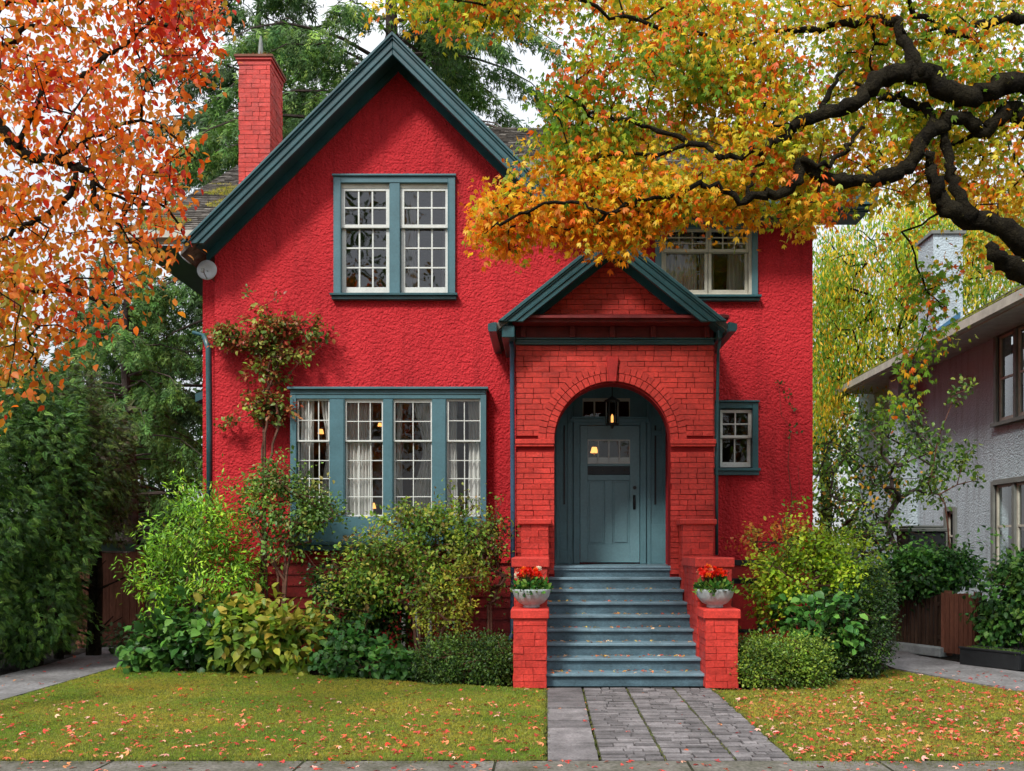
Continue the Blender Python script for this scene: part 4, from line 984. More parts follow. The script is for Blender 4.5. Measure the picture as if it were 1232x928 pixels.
boxhedge('clipped dark green bush at the left foot of the entrance steps', [B(568, 797, 11.55, 52, 34, .45), B(530, 797, 11.5, 32, 28, .4), B(595, 800, 11.3, 26, 32, .3)], W(565, 826, 11.5), 950, [(56, 86, 34), (76, 106, 40), (44, 70, 32), (92, 120, 46)])
# right of the steps
boxhedge('clipped square green bush at the right foot of the entrance steps', [B(940, 800, 11.1, 58, 36, .42), B(915, 800, 11.05, 32, 32, .38), B(965, 802, 11.1, 32, 32, .38), B(905, 785, 11.1, 22, 16, .3), B(972, 785, 11.1, 22, 16, .3)], W(940, 832, 11.1), 1100, [(86, 116, 38), (110, 136, 44), (64, 94, 34), (130, 152, 52)])
boxhedge('rounded dark green bush behind the clipped square bush', [B(1030, 760, 11.9, 44, 58, .5), B(1000, 770, 11.8, 34, 48, .45), B(1045, 720, 12.1, 26, 40, .4)], W(1020, 815, 11.9), 1100, [(40, 66, 30), (54, 84, 34), (32, 54, 26), (78, 108, 38)], .04)
plant('leafy_shrub', 'bright yellow green shrub on thin stems beside the right bowl', 'shrub', [B(985, 660, 12.3, 58, 30, .45), B(940, 690, 12.2, 42, 36, .4), B(1025, 690, 12.3, 38, 44, .4), B(925, 720, 12.2, 28, 40, .35), B(1005, 705, 12.2, 40, 30, .4)], W(965, 810, 12.0), 520, 16, .055, 'oval',
      [(180, 204, 46), (158, 190, 44), (200, 214, 62), (130, 168, 42), (108, 146, 40)], .07, .1, nstems=5, r0=.0045, twig=140)
plant('leafy_shrub', 'sparse orange tipped sprays reaching over the bright shrub against the wall', 'shrub', [B(945, 640, 12.6, 50, 12, .2), B(905, 655, 12.6, 22, 8, .2)], W(960, 810, 12.6), 60, 9, .06, 'oval', [(200, 150, 50), (170, 160, 50), (210, 120, 50)], .06, .1, nstems=2, r0=.004, twig=40)
plant('low_shrub', 'large leaved green plant growing between the two clipped bushes', 'shrub', [B(1010, 745, 11.5, 26, 30, .2), B(975, 745, 11.6, 20, 20, .2), B(950, 740, 11.9, 26, 24, .2)], W(985, 815, 11.5), 60, 9, .11, 'ovalw', [(70, 124, 50), (56, 100, 46), (96, 146, 60)], .07, .3)
plant('leafy_shrub', 'wide dark green bush hanging over the low dark fence', 'shrub', [B(1118, 692, 14.6, 52, 24, .45), B(1085, 695, 14.8, 36, 26, .45), B(1148, 685, 14.4, 26, 20, .35)], W(1115, 780, 14.7), 520, 15, .08, 'oval', [(58, 106, 44), (76, 128, 52), (98, 150, 60), (44, 80, 38)], .085, .2)
plant('leafy_shrub', 'bushy climber over the iron fence at the right edge', 'shrub', [B(1212, 722, 13.2, 34, 36, .4), B(1245, 725, 13.1, 40, 46, .4), B(1196, 752, 13.2, 16, 26, .25), B(1225, 690, 13.5, 30, 18, .3)], W(1205, 795, 13.5), 430, 14, .085, 'oval', [(64, 112, 50), (86, 136, 58), (110, 152, 64), (48, 84, 42)], .08, .3)
plant('weed_clump', 'small leafy weeds growing at the foot of the wooden gate', 'plant', [B(150, 770, 14.2, 22, 16, .2), B(168, 778, 13.8, 16, 14, .2)], W(152, 785, 14.2), 40, 9, .08, 'oval', [(60, 90, 50), (80, 106, 60)], .06, .2)
# climber on the wall
plant('climbing_shrub', 'twiggy climber with fine leaves on the red wall left of the wide window', 'climber', [B(300, 410, 13.75, 42, 16, .12), B(325, 392, 13.75, 30, 14, .12), B(365, 400, 13.75, 34, 13, .12), B(318, 450, 13.75, 30, 14, .12), B(322, 490, 13.75, 34, 22, .15), B(275, 400, 13.75, 24, 10, .1), B(290, 510, 13.8, 34, 8, .1), B(345, 425, 13.75, 34, 8, .1), B(310, 376, 13.75, 9, 9, .1)],
      W(318, 700, 13.8), 300, 15, .07, 'oval', [(112, 130, 50), (136, 144, 60), (88, 110, 46), (160, 74, 48), (150, 96, 54)], .05, .15, nstems=3, r0=.0035, twig=150)
# sparse vine on the right
v = thing('wall_vine', 'thin bare vine with a few leaves on the red wall right of the small window', 'vine', W(950, 690, 13.97))
mb = MB(); mb.tube([W(952, 690, 13.95), W(949, 640, 13.95), W(953, 600, 13.95), W(948, 560, 13.95), W(951, 515, 13.95), W(940, 500, 13.95), W(937, 462, 13.95)], [.008, .007, .006, .005, .004, .003, .002], 5)
mb.tube([W(952, 600, 13.95), W(962, 590, 13.95), W(960, 560, 13.95)], .003, 4).build('stems', 'stem', v)
P = np.concatenate([W(*p)+rng.normal(0, .045, (9, 3))*(1, .3, 1) for p in ((938, 463, 13.95), (953, 490, 13.95), (950, 517, 13.95), (954, 524, 13.95), (948, 475, 13.95))]); n = len(P)
scatter('foliage', 'oval', P, rng.normal(0, 1, (n, 3)), np.tile((0, -1, .3), (n, 1))+rng.normal(0, .3, (n, 3)), rng.uniform(.03, .06, n), pal([(60, 84, 40), (84, 90, 44)], n=n), 'leafg', v)

# ---- trees
print('trees')
def crown(t, C, per, spread, size, tm, cols, weights=None, droop=.6, mat='leaf', jit=.14, colour=None, axis=None, name='crown'):
    n = len(C)*per; idx = np.repeat(np.arange(len(C)), per); P = C[idx]+rng.normal(0, 1, (n, 3))*np.array(spread)
    Dv = rng.normal(0, .7, (n, 3)) if axis is None else axis[idx]+rng.normal(0, .45, (n, 3)); Dv[:, 2] -= droop
    N = rng.normal(0, .75, (n, 3))+(0, -.35, .6)
    b = colour if colour is not None else rng.choice(len(cols), len(C), p=weights)
    ci = np.where(rng.random(n) < .7, b[idx], rng.choice(len(cols), n, p=weights))
    return scatter(name, tm, P, Dv, N, size*rng.uniform(.6, 1.2, n), pal(cols, ci, jit=jit), mat, t)
def pixcloud(polys, n, D0, D1):
    out = []
    tot = sum(p[1] for p in polys)
    for poly, w, *dd in polys:
        k = int(n*w/tot); q = sample(poly, k); a, b = dd if dd else (D0, D1); d = rng.uniform(a, b, k)
        out.append(np.array([W(q[i, 0], q[i, 1], d[i]) for i in range(k)]))
    return np.concatenate(out)

# right maple
mt = thing('maple_tree', 'old spreading tree with orange and yellow-green leaves reaching in from the right', 'tree', (6.3, 9.2, 0))
mb = MB(); nodes = []
def limb(pts, radp, D0, D1):
    m = len(pts); pp = [W(u, v, D0+(D1-D0)*i/(m-1)) for i, (u, v) in enumerate(pts)]
    sp = smoothpath(pp, 4); rr = np.interp(np.linspace(0, 1, len(sp)), np.linspace(0, 1, len(radp)), radp)
    sp = [p+rng.normal(0, .022, 3) for p in sp]
    mb.tube(sp, [r*8.2/F*random.uniform(.86, 1.16) for r in rr], 12, True, .2); nodes.extend(sp)
mb.tube(smoothpath([(6.5, 9.3, -.1), (6.35, 9.25, .6), (6.2, 9.2, 1.5), (6.05, 9.1, 2.6), (5.95, 9.1, 3.4)], 4), np.linspace(.36, .24, 17), 14, True, .08)
limb([(1405, 440), (1390, 330), (1340, 200), (1290, 140), (1232, 99), (1180, 110), (1147, 113), (1110, 90), (1088, 88), (1051, 99), (1029, 125), (985, 139), (956, 152), (927, 171), (900, 184), (865, 190)], (22, 17, 13, 12, 11, 8, 5, 2.5), 9.1, 8.8)
limb([(1110, 90), (1095, 70), (1085, 40), (1073, 22), (1051, 22), (1007, 29), (978, 37), (938, 40), (900, 60)], (9, 7, 5, 4, 2), 8.9, 9.6)
limb([(1390, 330), (1300, 210), (1232, 136), (1205, 140), (1187, 158), (1169, 146), (1143, 145), (1128, 156), (1106, 176), (1092, 203), (1059, 210), (1018, 217), (985, 209), (967, 196), (956, 224), (927, 232), (901, 242), (868, 228), (842, 222), (809, 236), (770, 240)], (13, 12, 9, 9, 9, 8.5, 8, 7, 6, 4, 3, 2), 9.2, 8.7)
limb([(1128, 152), (1103, 128), (1073, 117), (1055, 117), (1030, 100)], (7, 6, 4, 2), 9.1, 9.3)
limb([(1405, 400), (1300, 340), (1232, 292), (1183, 268), (1139, 253), (1132, 235), (1121, 205), (1117, 187)], (17, 15, 13, 12, 10, 7, 5), 9.1, 8.9)
limb([(1165, 262), (1150, 224), (1143, 198), (1136, 160)], (8, 7, 6, 5), 8.95, 9.05)
limb([(1405, 450), (1310, 380), (1232, 325), (1204, 314), (1194, 293)], (16, 14, 12, 10, 5), 9.0, 8.7)
limb([(1390, 300), (1300, 60), (1232, 22), (1209, 22), (1176, 33), (1147, 40), (1110, 20), (1080, -10)], (12, 8, 6, 5, 4, 3), 9.5, 9.2)
limb([(967, 196), (1000, 196), (1022, 175), (1040, 155)], (4, 3, 2), 8.8, 8.9)
limb([(985, 139), (1000, 110), (1012, 85)], (4, 3, 2), 8.9, 8.9)
limb([(901, 242), (905, 215), (920, 190)], (3, 2, 2), 8.8, 8.9)
limb([(865, 190), (820, 165), (770, 150), (720, 140), (690, 120)], (3, 2.5, 2), 8.8, 9.0)
limb([(770, 240), (730, 255), (690, 240), (640, 250), (600, 270)], (2.5, 2, 1.5), 8.7, 8.6)
limb([(900, 60), (840, 40), (780, 30), (720, 10), (650, -10)], (3, 2.5, 2), 9.6, 9.4)
polys = [
 ([(574, 282), (588, 235), (625, 205), (660, 195), (700, 175), (740, 215), (790, 225), (850, 225), (905, 232), (920, 250), (888, 268), (850, 244), (800, 262), (765, 284), (725, 294), (680, 288), (645, 282), (612, 302), (592, 290)], 1.2, 8.75, 9.6),
 ([(668, 90), (700, 60), (760, 50), (860, 80), (960, 110), (960, 200), (880, 225), (760, 220), (700, 190), (650, 118), (665, 105)], 1.15, 8.8, 10.2),
 ([(560, -30), (700, -30), (860, -30), (1000, -30), (1240, -30), (1240, 100), (1100, 90), (960, 110), (860, 100), (760, 70), (700, 46), (690, 40), (640, 10)], 1.7, 9.0, 10.8),
 ([(960, 100), (1100, 90), (1240, 90), (1240, 250), (1180, 258), (1100, 250), (1060, 235), (1000, 245), (970, 275), (930, 270), (925, 200), (950, 160)], 1.0, 9.0, 10.6),
 ([(622, 190), (650, 168), (700, 170), (700, 240), (640, 250), (612, 240)], .22, 8.8, 9.4),
 ([(450, -30), (640, -30), (640, 22), (560, 40), (500, 22), (450, 12)], .22, 8.6, 9.6),
 ([(895, 235), (930, 240), (1000, 235), (985, 262), (950, 255), (935, 275), (910, 278)], .16, 8.6, 9.2),
 ([(1060, 240), (1240, 255), (1240, 345), (1200, 335), (1140, 320), (1080, 300)], .05, 9.4, 10.4),
 ([(1095, 330), (1150, 320), (1160, 390), (1130, 420), (1105, 445), (1080, 505), (1072, 470), (1100, 400)], .10, 9.8, 10.6),
]
C = pixcloud(polys, 3300, 8.2, 10); C = C*1.0
keep = (np.sin(C[:, 0]*3.1+C[:, 2]*2.3)+np.sin(C[:, 2]*4.7-C[:, 0]*1.9+C[:, 1]*2)+rng.normal(0, .5, len(C))) > -.45
C = C[keep]
u = C[:, 0]/C[:, 1]*F+U0; vv = V0-(C[:, 2]-EYE)/C[:, 1]*F
cols = [(244, 146, 24), (250, 182, 36), (250, 210, 60), (222, 210, 56), (172, 192, 50), (116, 158, 46), (236, 112, 34)]
g = .43+.20*np.sin(u/95+1)*np.sin(vv/60)+.42*np.exp(-((u-960)/170)**2-((vv-90)/75)**2)+.25*np.exp(-((u-700)/90)**2-((vv-110)/80)**2)+.35*np.exp(-((u-560)/90)**2-((vv-0)/40)**2)-.22*np.exp(-((vv-275)/50)**2)+.12*(u > 1050)+.45*(vv > 300)*(u > 1040)
cidx = np.clip((g+rng.normal(0, .17, len(C)))*7, 0, 5).astype(int); cidx = np.where(rng.random(len(C)) < .1, 6, cidx)
crown(mt, C, 24, (.10, .10, .10), .072, 'maple', cols, droop=.85, colour=cidx)
ml = np.array(nodes)[rng.integers(17, len(nodes), 2600)]+rng.normal(0, .045, (2600, 3))*(1.3, .8, .5)+(0, 0, .045); big = ml[:, 0] > 2.2; ml = ml[big]
scatter('limb_moss', 'tuft', ml, rng.normal(0, 1, (len(ml), 3)), np.tile((0, 0, 1.), (len(ml), 1))+rng.normal(0, .5, (len(ml), 3)), rng.uniform(.012, .03, len(ml)), pal([(70, 66, 24), (90, 84, 30), (46, 40, 20)], n=len(ml)), 'litter', mt, kind='stuff')
A, par, cnt = grow(nodes, C[rng.permutation(len(C))[:1100]], .16, .05, .2)
for q in range(len(nodes)): par[q] = -1
sticks(mb, A, par, cnt, .0032, len(nodes), .42, 5, .03)
mb.build('trunk', 'bark', mt, smooth=True)

# left orange tree
ot = thing('orange_leaved_tree', 'tree with thin dark branches and large orange-red leaves reaching in from the left', 'tree', (-6.4, 8.0, 0))
mb = MB(); nodes = []
def limb2(pts, radp, D0, D1):
    m = len(pts); pp = [W(u, v, D0+(D1-D0)*i/(m-1)) for i, (u, v) in enumerate(pts)]
    sp = smoothpath(pp, 4); rr = np.interp(np.linspace(0, 1, len(sp)), np.linspace(0, 1, len(radp)), radp)
    mb.tube([p+rng.normal(0, .006, 3) for p in sp], [r*8/F for r in rr], 8, True, .1); nodes.extend(sp)
mb.tube(smoothpath([(-6.5, 8.0, -.1), (-6.45, 8, 1), (-6.3, 8, 2.2), (-6.3, 8.1, 3.4)], 4), np.linspace(.20, .13, 13), 12, True, .08)
limb2([(-240, 400), (-180, 250), (-90, 180), (-30, 130), (0, 155), (20, 177), (37, 190), (68, 191), (89, 201), (106, 206), (114, 222), (112, 242), (130, 262)], (16, 12, 8, 6, 5, 3.5, 2), 8.1, 7.8)
limb2([(89, 201), (91, 222), (72, 245), (51, 262), (24, 275), (0, 290)], (3, 3.2, 3, 2), 7.8, 7.6)
limb2([(-200, 300), (-100, 120), (-40, 90), (0, 61), (17, 48), (31, 34), (65, 31)], (12, 7, 4, 3.2, 2), 8.2, 8.4)
limb2([(20, 177), (40, 135), (56, 97), (92, 95), (112, 82), (126, 68), (147, 58), (162, 42), (190, 20)], (3, 3, 3, 2.5, 1.5), 7.9, 8.3)
limb2([(114, 222), (140, 235), (165, 245), (200, 250), (225, 290)], (2.2, 2, 1.2), 7.8, 8.2)
limb2([(68, 191), (110, 165), (150, 150), (190, 150), (235, 190)], (2.2, 2, 1.2), 7.8, 8.4)
limb2([(-240, 420), (-150, 330), (-60, 300), (0, 330), (40, 350), (90, 350), (130, 370)], (8, 6, 4, 2.5, 1.5), 7.9, 7.9)
limb2([(-40, 90), (0, 10), (60, 0), (140, -10), (220, 10)], (3.5, 3, 2), 8.3, 8.6)
polys = [([(-30, 90), (60, 60), (150, 60), (200, 100), (215, 150), (222, 190), (226, 192), (236, 214), (196, 245), (205, 300), (180, 345), (140, 372), (110, 400), (60, 425), (20, 470), (-30, 500)], 2.3, 7.2, 9.0),
         ([(-30, -30), (60, -30), (80, 30), (40, 110), (-30, 110)], .22, 7.6, 8.6),
         ([(60, -30), (245, -30), (262, 10), (250, 50), (235, 110), (195, 120), (140, 70), (70, 60)], .95, 7.8, 9.0),
         ([(-30, 300), (20, 320), (30, 400), (15, 470), (-30, 480)], .25, 6.6, 7.2)]
C = pixcloud(polys, 1050, 7, 9)
keep = (np.sin(C[:, 0]*4.1+C[:, 2]*3.3)+np.sin(C[:, 2]*5.7-C[:, 0]*2.9+C[:, 1]*2)+rng.normal(0, .6, len(C))) > -.55
C = C[keep]; u = C[:, 0]/C[:, 1]*F+U0; vv = V0-(C[:, 2]-EYE)/C[:, 1]*F
cols = [(196, 52, 30), (220, 84, 22), (230, 116, 28), (226, 142, 40), (200, 142, 40), (160, 144, 48), (232, 128, 52)]
g = .50+.2*np.sin(u/45)*np.cos(vv/38)-.36*np.exp(-((u-225)/60)**2-((vv-30)/70)**2)+.45*np.exp(-((u-0)/40)**2-((vv-400)/90)**2)
cidx = np.clip((g+rng.normal(0, .16, len(C)))*6, 0, 5).astype(int); cidx = np.where(rng.random(len(C)) < .1, 6, cidx)
crown(ot, C, 12, (.12, .12, .12), .074, 'oval', cols, droop=.9, colour=cidx)
A, par, cnt = grow(nodes, C[rng.permutation(len(C))[:520]], .15, .05, .2)
for q in range(len(nodes)): par[q] = -1
sticks(mb, A, par, cnt, .0026, len(nodes), .42, 5, .02)
mb.build('trunk', 'bark', ot, smooth=True)

# conifers: whorled boughs carrying hanging sprays
def conifer(name, label, x, y, h, rbase, z0, nb, sprays, size, cols, tm='hang', seed=0, dr=1.1, rtr=.28, zlow=None, ztop=None):
    t = thing(name, label, 'tree', (x, y, 0)); mb = MB()
    mb.tube([(x, y, -.1), (x+.1, y, h*.35), (x-.05, y, h*.7), (x, y, h)], [rtr, rtr*.8, rtr*.45, .03], 10, True, .05)
    P, Dd = [], []
    for i in range(nb):
        z = z0+(h-z0)*(i+random.random())/nb
        if zlow and z < zlow: continue
        if ztop and z > ztop: continue
        a = random.uniform(0, 6.283); L = rbase*(1-(z-z0)/(h-z0))**.7*random.uniform(.6, 1.1)+.4
        dirv = np.array((math.cos(a), math.sin(a), 0)); st = np.array((x, y, z))
        path = [st+dirv*L*s+np.array((0, 0, L*(.12*s-.38*s*s*s)))+rng.normal(0, .05, 3)*s for s in np.linspace(0, 1, 7)]
        mb.tube(path, [.05*(1-.85*s)*max(.5, L/4) for s in np.linspace(0, 1, 7)], 5)
        k = int(sprays*L/rbase); s = rng.uniform(.18, 1, k)**.8; side = np.array((-dirv[1], dirv[0], 0))
        for ss in s:
            p = np.array([np.interp(ss*6, range(7), [q[c] for q in path]) for c in range(3)])
            off = rng.normal(0, .22*(1.3-ss)*L*.35)
            p = p+side*off+np.array((0, 0, -abs(off)*.3-random.uniform(0, .25)*dr)); P.append(p)
            Dd.append(dirv*random.uniform(.1, .7)+side*math.copysign(random.uniform(0, .6), off)+np.array((0, 0, -random.uniform(.3, 1.2)*dr)))
    P = np.array(P); Dd = np.array(Dd); n = len(P)
    scatter('crown', tm, P, Dd, nrm(rng.normal(0, 1, (n, 3))+(0, -.6, .5)), size*rng.uniform(.6, 1.3, n), pal(cols, n=n, jit=.2), 'needle', t)
    mb.build('trunk', 'barkl', t)
cg = [(84, 122, 54), (106, 144, 62), (68, 102, 48), (130, 162, 72), (76, 114, 56)]
conifer('conifer_tree', 'tall green conifer with drooping sprays behind the main gable', -4.0, 24.5, 25, 6.3, 5, 150, 290, .54, cg, zlow=6.5, ztop=19)
conifer('conifer_tree', 'dark green conifer rising behind the chimney', -8.15, 27, 22, 5.0, 5, 115, 190, .58, [(66, 94, 48), (84, 114, 56), (54, 80, 44)], zlow=5.5, ztop=19, rtr=.16)
conifer('conifer_tree', 'feathery mid green conifer left of the house behind the gate', -8.4, 19.0, 7.6, 2.3, 1, 90, 150, .30, [(84, 122, 50), (66, 104, 46), (110, 146, 62)], 'hang', rtr=.16)
conifer('conifer_tree', 'shadowed conifer in the gap between hedge and house', -10.8, 22.5, 8.2, 2.6, 1, 70, 120, .36, [(60, 92, 42), (76, 108, 50)], 'hang', rtr=.16)
# left cedar hedge
def hedge(label, blobs, base, n, size, cols, tm='cedar', droop=.35):
    t = thing('cedar_hedge', label, 'hedge', np.array(base)*(1, 1, 0)); P, Dn, _ = blob_points(blobs, n, .22); ok = P[:, 2] > .08; P, Dn = P[ok], Dn[ok]; n = len(P)
    lump = np.sin(P[:, 2]*5.3+P[:, 0]*4+1.5*np.sin(P[:, 0]*6))+np.sin(P[:, 0]*7-P[:, 2]*3.1+P[:, 1]*4); P = P+Dn*(lump*.10)[:, None]
    scatter('foliage', tm, P, Dn*.9+rng.normal(0, .45, (n, 3))-(0, 0, droop), nrm(rng.normal(0, .6, (n, 3))+Dn*.6+(0, -.2, .6)), size*rng.uniform(.6, 1.25, n), pal(cols, n=n, jit=.2), 'needle', t)
    mb = MB()
    for b in blobs[:6]:
        c = b[0]; mb.tube([(c[0], c[1]+.1, -.1), (c[0]+.05, c[1]+.1, c[2]*.5), (c[0], c[1]+.05, c[2]+b[1][2]*.6)], [.07, .05, .015], 6)
        for _ in range(14):
            a = nrm(rng.normal(0, 1, 3)); z = random.uniform(.2, c[2]+b[1][2]*.5); mb.tube([(c[0], c[1]+.1, z), (c[0]+a[0]*b[1][0]*.8, c[1]+a[1]*b[1][1]*.8, z+.25)], [.02, .006], 4)
    mb.build('trunk', 'bark', t)
hg = [(58, 94, 36), (74, 112, 42), (44, 74, 32), (98, 136, 50)]
hedge('tall dark green hedge at the left edge beside the path', [B(20, 620, 12.9, 88, 185, 1.0), B(-60, 640, 12.0, 90, 180, 1.0), B(40, 720, 12.8, 66, 92, .8), B(30, 500, 13.4, 80, 60, .9)], W(20, 800, 12.9), 27000, .092, hg)
hedge('rounded purple tinged dark hedge bush overhanging the wooden gate', [B(105, 560, 14.0, 62, 90, .8), B(112, 600, 14.0, 42, 62, .7), B(66, 700, 13.9, 34, 90, .7), B(75, 500, 14.4, 60, 60, .8)], W(95, 790, 14.0), 16000, .086, [(64, 84, 38), (84, 106, 44), (76, 60, 46), (52, 68, 34), (104, 126, 52)])
# yellow weeping tree beyond, right
yt = thing('weeping_tree', 'yellow and green weeping tree behind the grey house', 'tree', (11.0, 27, 0)); mb = MB()
mb.tube([(11.0, 27, -.1), (10.8, 27, 3), (11.1, 27, 6), (10.6, 27, 9)], [.3, .24, .18, .1], 10, True, .06)
polys = [([(985, 290), (1040, 262), (1105, 262), (1100, 380), (1090, 470), (1040, 480), (985, 500)], 1.1, 24, 28), ([(1060, 240), (1240, 240), (1240, 330), (1200, 370), (1150, 400), (1110, 400)], .9, 23, 28), ([(980, 340), (1010, 330), (1010, 560), (978, 560)], .25, 24, 26)]
C = pixcloud(polys, 760, 24, 28); keep = (np.sin(C[:, 0]*2.1+C[:, 2]*1.9)+.8*np.sin(C[:, 0]*4+C[:, 2]*2.1)+rng.normal(0, .4, len(C))) > -.55; C = C[keep]
A, par, cnt = grow([np.array((10.8, 27, z)) for z in np.linspace(3, 9, 14)], C[:260], .5, .1, .15)
for q in range(14): par[q] = -1
sticks(mb, A, par, cnt, .01, 14, .45, 5, .14); mb.build('trunk', 'bark', yt)
crown(yt, C, 62, (.24, .24, .36), .16, 'narrow', [(250, 204, 50), (230, 216, 62), (186, 204, 56), (132, 172, 50), (250, 178, 46), (100, 150, 50)], droop=2.0, colour=rng.choice(6, len(C), p=[.14, .14, .20, .24, .06, .22]))
# yellow-green hanging spray in front of the grey house eave belongs to the maple
C = pixcloud([([(1090, 400), (1130, 395), (1140, 430), (1110, 445), (1085, 500), (1078, 490)], 1, 10.5, 11)], 34, 10.5, 11)
# airy green tree between the houses
gt = thing('multi_stemmed_tree', 'airy green multi-stemmed tree between the red house and the grey house', 'tree', (6.0, 16.3, 0)); mb = MB()
polys = [([(982, 520), (1040, 480), (1100, 490), (1140, 530), (1120, 590), (1085, 615), (1075, 650), (1040, 690), (982, 680)], 1.4, 15.2, 17.4), ([(1110, 540), (1165, 535), (1160, 575), (1110, 590)], .10, 15, 15.6)]
C = pixcloud(polys, 430, 15, 17); C = C[np.sin(C[:, 0]*6+C[:, 2]*4)+np.sin(C[:, 2]*8-C[:, 0]*5)+rng.normal(0, .4, len(C)) > -.7]; st = [np.array((6.0, 16.3, z)) for z in np.linspace(0, 1.6, 6)]
A, par, cnt = grow(st, C[:240], .25, .05, .2); sticks(mb, A, par, cnt, .0055, 1, .45, 6, .05); mb.build('trunk', 'barkl', gt)
crown(gt, C, 14, (.12, .12, .12), .085, 'oval', [(76, 114, 46), (102, 140, 54), (134, 166, 62), (60, 90, 40), (214, 160, 56)], weights=[.28, .28, .2, .19, .05], droop=.4, mat='leafg')
# sprig trained on grey wall
sp = thing('wall_shrub', 'leafy sprigs of a slender shrub growing in front of the grey wall', 'shrub', G(1150, 786)); mb = MB()
C = np.concatenate([W(u_, v_, 14.8)+rng.normal(0, .07, (5, 3)) for u_, v_ in ((1178, 573), (1165, 462), (1142, 475), (1135, 530), (1155, 560), (1130, 600), (1160, 545), (1122, 575))])
A, par, cnt = grow([np.array((sp.location[0], 14.6, z)) for z in np.linspace(0, 1.6, 6)], C, .25, .02, .1); sticks(mb, A, par, cnt, .003, 1, .4, 5, .03); mb.build('stems', 'stem', sp)
crown(sp, C, 8, (.06, .06, .06), .085, 'oval', [(86, 120, 46), (128, 152, 60), (64, 96, 40)], droop=.3, mat='leafg', name='foliage')
# far woodland closing the view between and behind the houses
bt = []
for (x, y, w, z, lab, cc) in ((10.5, 36, 5.2, 6.2, 'distant round green tree behind the yellow weeping tree', [(120, 160, 60), (96, 140, 54), (150, 176, 70)]), (-16, 34, 5.0, 5.5, 'distant leafy tree glimpsed behind the orange leaves', dg), (3, 44, 5.5, 5.5, 'distant broad tree behind the red house roof', mg)):
    t = thing('background_tree', lab, 'tree', (x, y, 0), 'trees beyond the gardens'); C, Dn, _ = blob_points([((x, y, z), (w, w, z*.72), 1), ((x+w*.5, y, z*.8), (w*.6, w*.6, z*.5), .5), ((x-w*.5, y, z*.9), (w*.6, w*.6, z*.5), .5)], 420, .35)
    crown(t, C, 16, (.35, .35, .3), .3, 'rhomb', cc, droop=.3)
    MB().tube([(x, y, -.1), (x+.1, y, z*.5), (x, y, z*1.1)], [.3, .22, .08], 8).build('trunk', 'bark', t)

# ================================================================== NEIGHBOUR (grey house)
NX, NE, NZ = 8.6, 7.78, 5.8
nh = thing('grey_house', 'grey stucco neighbouring house with mossy eave and pale gutter at the right', 'house', (9, 18, 0))
def sidewall(holes, x0, y0, y1, z0, z1):
    w = tri_wall(rect(y0, y1, z0, z1), [rect(*h) for h in holes], 0, .25); w.v = [(x0+p[1], p[0], p[2]) for p in w.v]; return w
hy = lambda u: F*NX/(u-U0)
wu = (hy(1245), hy(1201), 3.98, 5.60); wl = (hy(1245), hy(1197.5), 1.2, 2.78); wm = (hy(1149), hy(1140), 1.30, 2.35)
sidewall([wu, wl, wm], NX, 11.0, 26.0, 0, 6.0).build('wall', 'greystucco', nh)
MB().box(NX, 16, 10.8, 11.0, 0, 6.0).build('wall', 'greystucco', nh)
MB().box(NX-.45, NX-.002, hy(1104), hy(1104)+.6, 0, 5.72).build('wall', 'greystucco', nh)
mb = MB(); nr = [(NE, 10.4, NZ), (NE, 25.2, NZ), (12.3, 25.2, NZ+2.6), (12.3, 10.4, NZ+2.6)]
slab(mb, *nr, .14); slab(mb, (12.3, 10.4, NZ+2.6), (12.3, 25.2, NZ+2.6), (16.8, 25.2, NZ), (16.8, 10.4, NZ), .14); mb.build('roof', 'shingle', nh)
mb = MB(); shingles(mb, (NE-.03, 25.2, NZ+.0), (0, -1, 0), (4.52, 0, 2.6), 14.8, 14, .17, .143); mb.build('shingle_courses', 'shingle', nh)
MB().box(NE-.02, NX+.0, 10.5, 25.0, NZ-.19, NZ-.16).build('soffit', 'soffit', nh)
MB().box(NE-.12, NE-.02, 10.4, 25.25, NZ-.20, NZ-.17).box(NE-.15, NE-.12, 10.4, 25.25, NZ-.20, NZ-.04).box(NE-.02, NE+.03, 10.4, 25.2, NZ-.22, NZ-.03).build('gutter', 'creamtrim', nh, bevel=.004)
n = 1500; P = np.c_[NE+rng.uniform(0, .35, n), rng.uniform(12, 24.5, n), np.zeros(n)]; P[:, 2] = NZ+.03+(P[:, 0]-NE)*.57
scatter('roof_moss', 'tuft', P, rng.normal(0, 1, (n, 3))*(1, 1, 0), np.tile((0, 0, 1.), (n, 1)), rng.uniform(.03, .07, n), pal([(150, 150, 40), (120, 128, 40)], n=n), 'leafg', nh, kind='stuff')
c = MB().box(7.98+.12, 8.72, 19.9, 20.7, 5.9, 8.15).build('chimney', 'greystucco', nh)
MB().box(8.05, 8.77, 19.85, 20.75, 8.152, 8.22).build('chimney_cap', 'greytrim', c)
mb = MB(); mb.hexa([(8.02, 19.78, 6.02), (8.06, 19.78, 6.08), (8.62, 19.78, 6.50), (8.62, 19.78, 6.38)], [(8.02, 19.88, 6.02), (8.06, 19.88, 6.08), (8.62, 19.88, 6.50), (8.62, 19.88, 6.38)]); mb.build('flashing', surf('blue_flashing', (.05, .16, .28), .5), c)
